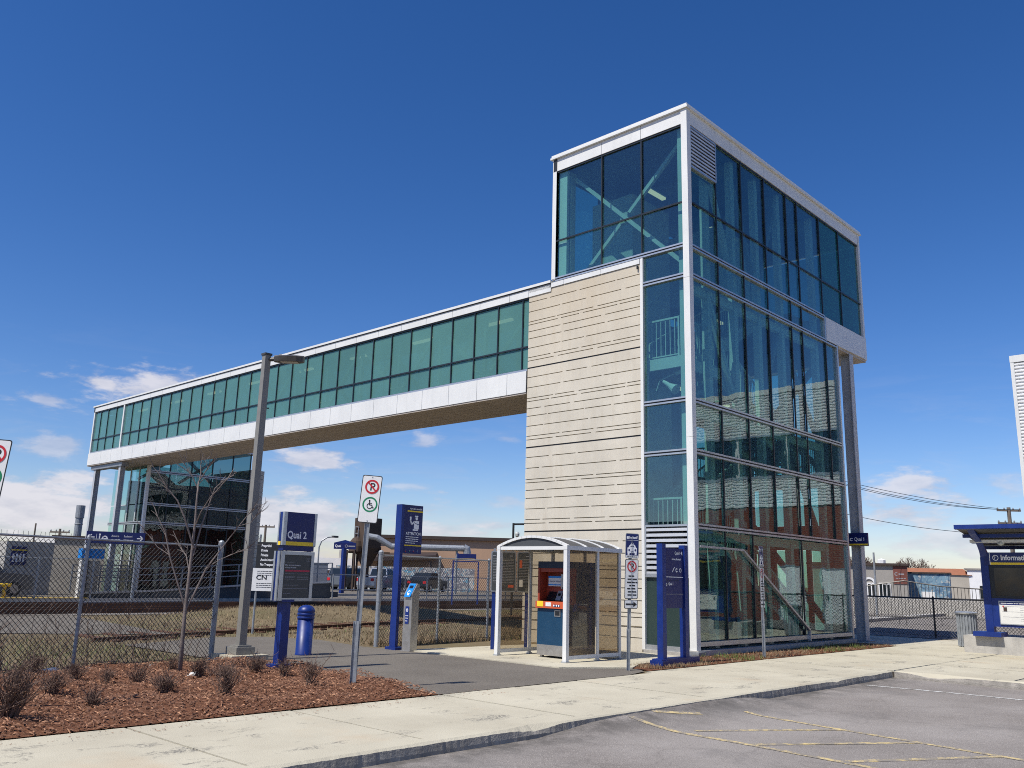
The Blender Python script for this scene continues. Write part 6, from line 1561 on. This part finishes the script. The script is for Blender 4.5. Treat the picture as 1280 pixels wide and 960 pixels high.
# right background
gb = thing('shop_building', 'low grey building with tall white arched windows beyond the black fence', 'building', (48, 12.5, 0))
d3 = V((.33, -.944, 0)); q3 = V((.944, .33, 0)); o3 = V((47.0, 15.5, 0))
part('wall', gb, lambda b: b.prism([o3 - d3 * 3, o3 + d3 * 3.7, o3 + d3 * 3.7 + q3 * 5, o3 + q3 * 5 - d3 * 3], (0, 0, 3.2), 'greywall'))
part('roof', gb, lambda b: (b.prism([o3 - q3 * .2 - d3 * 3.2 + V((0, 0, 3.2)), o3 + d3 * 3.85 - q3 * .2 + V((0, 0, 3.2)), o3 + d3 * 3.85 + q3 * 5 + V((0, 0, 3.2)), o3 + q3 * 5 - d3 * 3.2 + V((0, 0, 3.2))], (0, 0, .15), 'brown'), b.lathe(o3 + d3 * 2 + q3 + V((0, 0, 3.3)), [(.3, 0), (.3, .3), (.1, .4)], 'white_wall', 8)))
for k, (a, w_, ar) in enumerate(((-1.1, .8, 0), (.7, .8, 1), (1.75, .75, 0))):
    GW = Fr(o3 + d3 * a - q3 * .03, d3)
    o = part('window_frame', gb, lambda b: ([GW.box(b, i * w_ / 3 - .04, .2, -.05, i * w_ / 3 + .04, 1.9, .04, 'white_wall') for i in range(4)], [GW.box(b, 0, z, -.05, w_, z + .1, .04, 'white_wall') for z in (.2, .9, 1.85)], ar and GW.ring(b, w_ / 2, 1.9, w_ / 2 - .1, w_ / 2 + .04, 'white_wall', .04, 16, 0, 180)))
    part('window_pane', o, lambda b: GW.box(b, 0, .25, -.02, w_, 1.9, .0, 'carglass'))
sb = thing('shop_sign', 'dark maroon shop sign with pale script on the end of the grey building', 'sign', tuple(o3 + d3 * 4.2))
SB = Fr(o3 + d3 * 2.75 - q3 * .05, d3)
part('board', sb, lambda b: SB.box(b, 0, 1.9, -.1, .92, 3.15, 0, 'redbox')); part('script', sb, lambda b: (SB.ring(b, .2, 2.6, .07, .12, 'grey_txt', .006, 14, 40, 320), SB.words(b, .35, .85, 2.6, .13, 'grey_txt', .006, 12), SB.words(b, .15, .8, 2.3, .08, 'grey_txt', .006, 13)))
mb_ = thing('mural_building', 'low building with a blue spray painted wall right of the maroon shop sign', 'building', (55, 11, 0))
o4 = V((52.7, 13.6, 0)); d4 = V((.28, -.96, 0)); q4 = V((.96, .28, 0))
part('wall', mb_, lambda b: b.prism([o4 - d4 * 1.9, o4 + d4 * 2.9, o4 + d4 * 2.9 + q4 * 5, o4 + q4 * 5 - d4 * 1.9], (0, 0, 2.75), 'mural'))
part('roof_edge', mb_, lambda b: b.prism([o4 - d4 * 2.0 - q4 * .1 + V((0, 0, 2.75)), o4 + d4 * 3.0 - q4 * .1 + V((0, 0, 2.75)), o4 + d4 * 3.0 + q4 * 5 + V((0, 0, 2.75)), o4 + q4 * 5 - d4 * 2.0 + V((0, 0, 2.75))], (0, 0, .1), 'brown'))
part('window', mb_, lambda b: b.prism([o4 + d4 * .9 - q4 * .06 + V((0, 0, .9)), o4 + d4 * 1.8 - q4 * .06 + V((0, 0, .9)), o4 + d4 * 1.8 + V((0, 0, .9)), o4 + d4 * .9 + V((0, 0, .9))], (0, 0, .5), 'white_wall'))
hh = thing('house', 'far house with a bright orange roof behind the blue mural', 'house', (68, 16, 0))
part('wall', hh, lambda b: b.prism([(66.5, 18.5, 0), (68.6, 13.8, 0), (73, 15.5, 0), (71, 20.3, 0)], (0, 0, 2.9), 'beigewall')); part('roof', hh, lambda b: b.add([(66.3, 18.8, 2.9), (68.6, 13.5, 2.9), (73.3, 15.4, 2.9), (71.1, 20.6, 2.9), (68.8, 19.2, 3.5), (70.9, 14.9, 3.5)], [(0, 1, 5, 4), (2, 3, 4, 5), (1, 2, 5), (3, 0, 4)], 'orangeroof'))
wb_ = thing('white_building', 'bright white gabled building left of the information stand', 'building', (69, 13.5, 0))
part('wall', wb_, lambda b: b.prism([(68.6, 13.9, 0), (69.7, 9.9, 0), (74, 11, 0), (73, 15, 0)], (0, 0, 3.4), 'white_wall')); part('roof', wb_, lambda b: b.prism([(68.4, 14.1, 3.4), (69.6, 9.7, 3.4), (74, 11, 3.4), (73, 15.2, 3.4)], (0, 0, .12), 'greywall')); part('window', wb_, lambda b: b.prism([(68.75, 13.0, .9), (69.0, 12.1, .9), (69.1, 12.15, .9), (68.85, 13.05, .9)], (0, 0, 1.1), 'carglass'))
cr = thing('curved_railing', 'grey curved vertical bar railing behind the black fence', 'railing', (25, 4, .1))
RP = [(23.6, 7.5, 1.2), (24.1, 5.4, 1.7), (24.6, 4.0, 1.95), (25.0, 2.6, 1.75), (25.6, .8, 1.65), (26.6, -3.0, 1.6)]
part('rail', cr, lambda b: (b.tube(RP, .03, 'lampdark', 6), b.tube([(x, y, .35) for x, y, z in RP], .025, 'lampdark', 6)))
def f(b):
    for (x0, y0, z0), (x1, y1, z1) in zip(RP[:-1], RP[1:]):
        n = int(math.hypot(x1 - x0, y1 - y0) / .14)
        for i in range(n): t = i / n; x = x0 + (x1 - x0) * t; y = y0 + (y1 - y0) * t; b.box(x - .009, y - .009, .3 if i % 8 else -.1, x + .009, y + .009, z0 + (z1 - z0) * t, 'lampdark')
part('bars', cr, f)
struct('far_platform', lambda b: b.prism([(39.0, 16, -.1), (42.8, 2.5, -.1), (46.0, 3.4, -.1), (42.2, 17, -.1)], (0, 0, 1.05), 'conc'))
lk = struct('platform_kerb', lambda b: b.prism([(20.5, 12.5, -.05), (24.5, 5.8, -.05), (46, 8.0, -.05), (46, 8.6, -.05), (24.8, 6.4, -.05), (20.9, 12.7, -.05)], (0, 0, .2), 'conc'))
# bare distant trees
def bare_tree(name, lab, x, y, H, W_, seed, col='twig'):
    rr = random.Random(seed); t = thing(name, lab, 'tree', (x, y, 0), 'bare trees on the right skyline')
    tw = MB(); br = MB()
    part('trunk', t, lambda b: b.tube([(x, y, 0), (x + .1, y, H * .3)], [.3, .22], 'bark', 7))
    def grow(p, d, L, r, dep):
        q = p + d * L; (br if dep > 2 else tw).tube([p, p.lerp(q, .5) + V((rr.uniform(-.1, .1), rr.uniform(-.1, .1), .05)) * L * .3, q], [r, r * .85, r * .65], 'bark' if dep > 2 else col, 4 if dep > 2 else 3, False)
        if dep == 0: return
        for k in range(rr.choice((2, 3, 3))):
            e = (d + V((rr.uniform(-1, 1) * W_, rr.uniform(-1, 1) * W_, rr.uniform(-.15, .5)))).normalized(); grow(q, e, L * rr.uniform(.65, .85), max(.014, r * .62), dep - 1)
    for k in range(5):
        a = k * 1.26 + rr.random(); grow(V((x, y, H * .28)), V((math.cos(a) * W_, math.sin(a) * W_, 1)).normalized(), H * .2, .12, 5)
    br.build('branches', t); tw.build('twigs', t)
bare_tree('bare_tree', 'widest leafless tree on the skyline above the grey shop building', 76.5, 21.3, 5.2, .9, 3)
bare_tree('bare_tree', 'leafless tree right of the widest one, above the orange roof', 78, 18.3, 4.4, .8, 4)
bare_tree('bare_tree', 'small leafless tree close beside the steel column', 60, 20.5, 4.6, .7, 8)
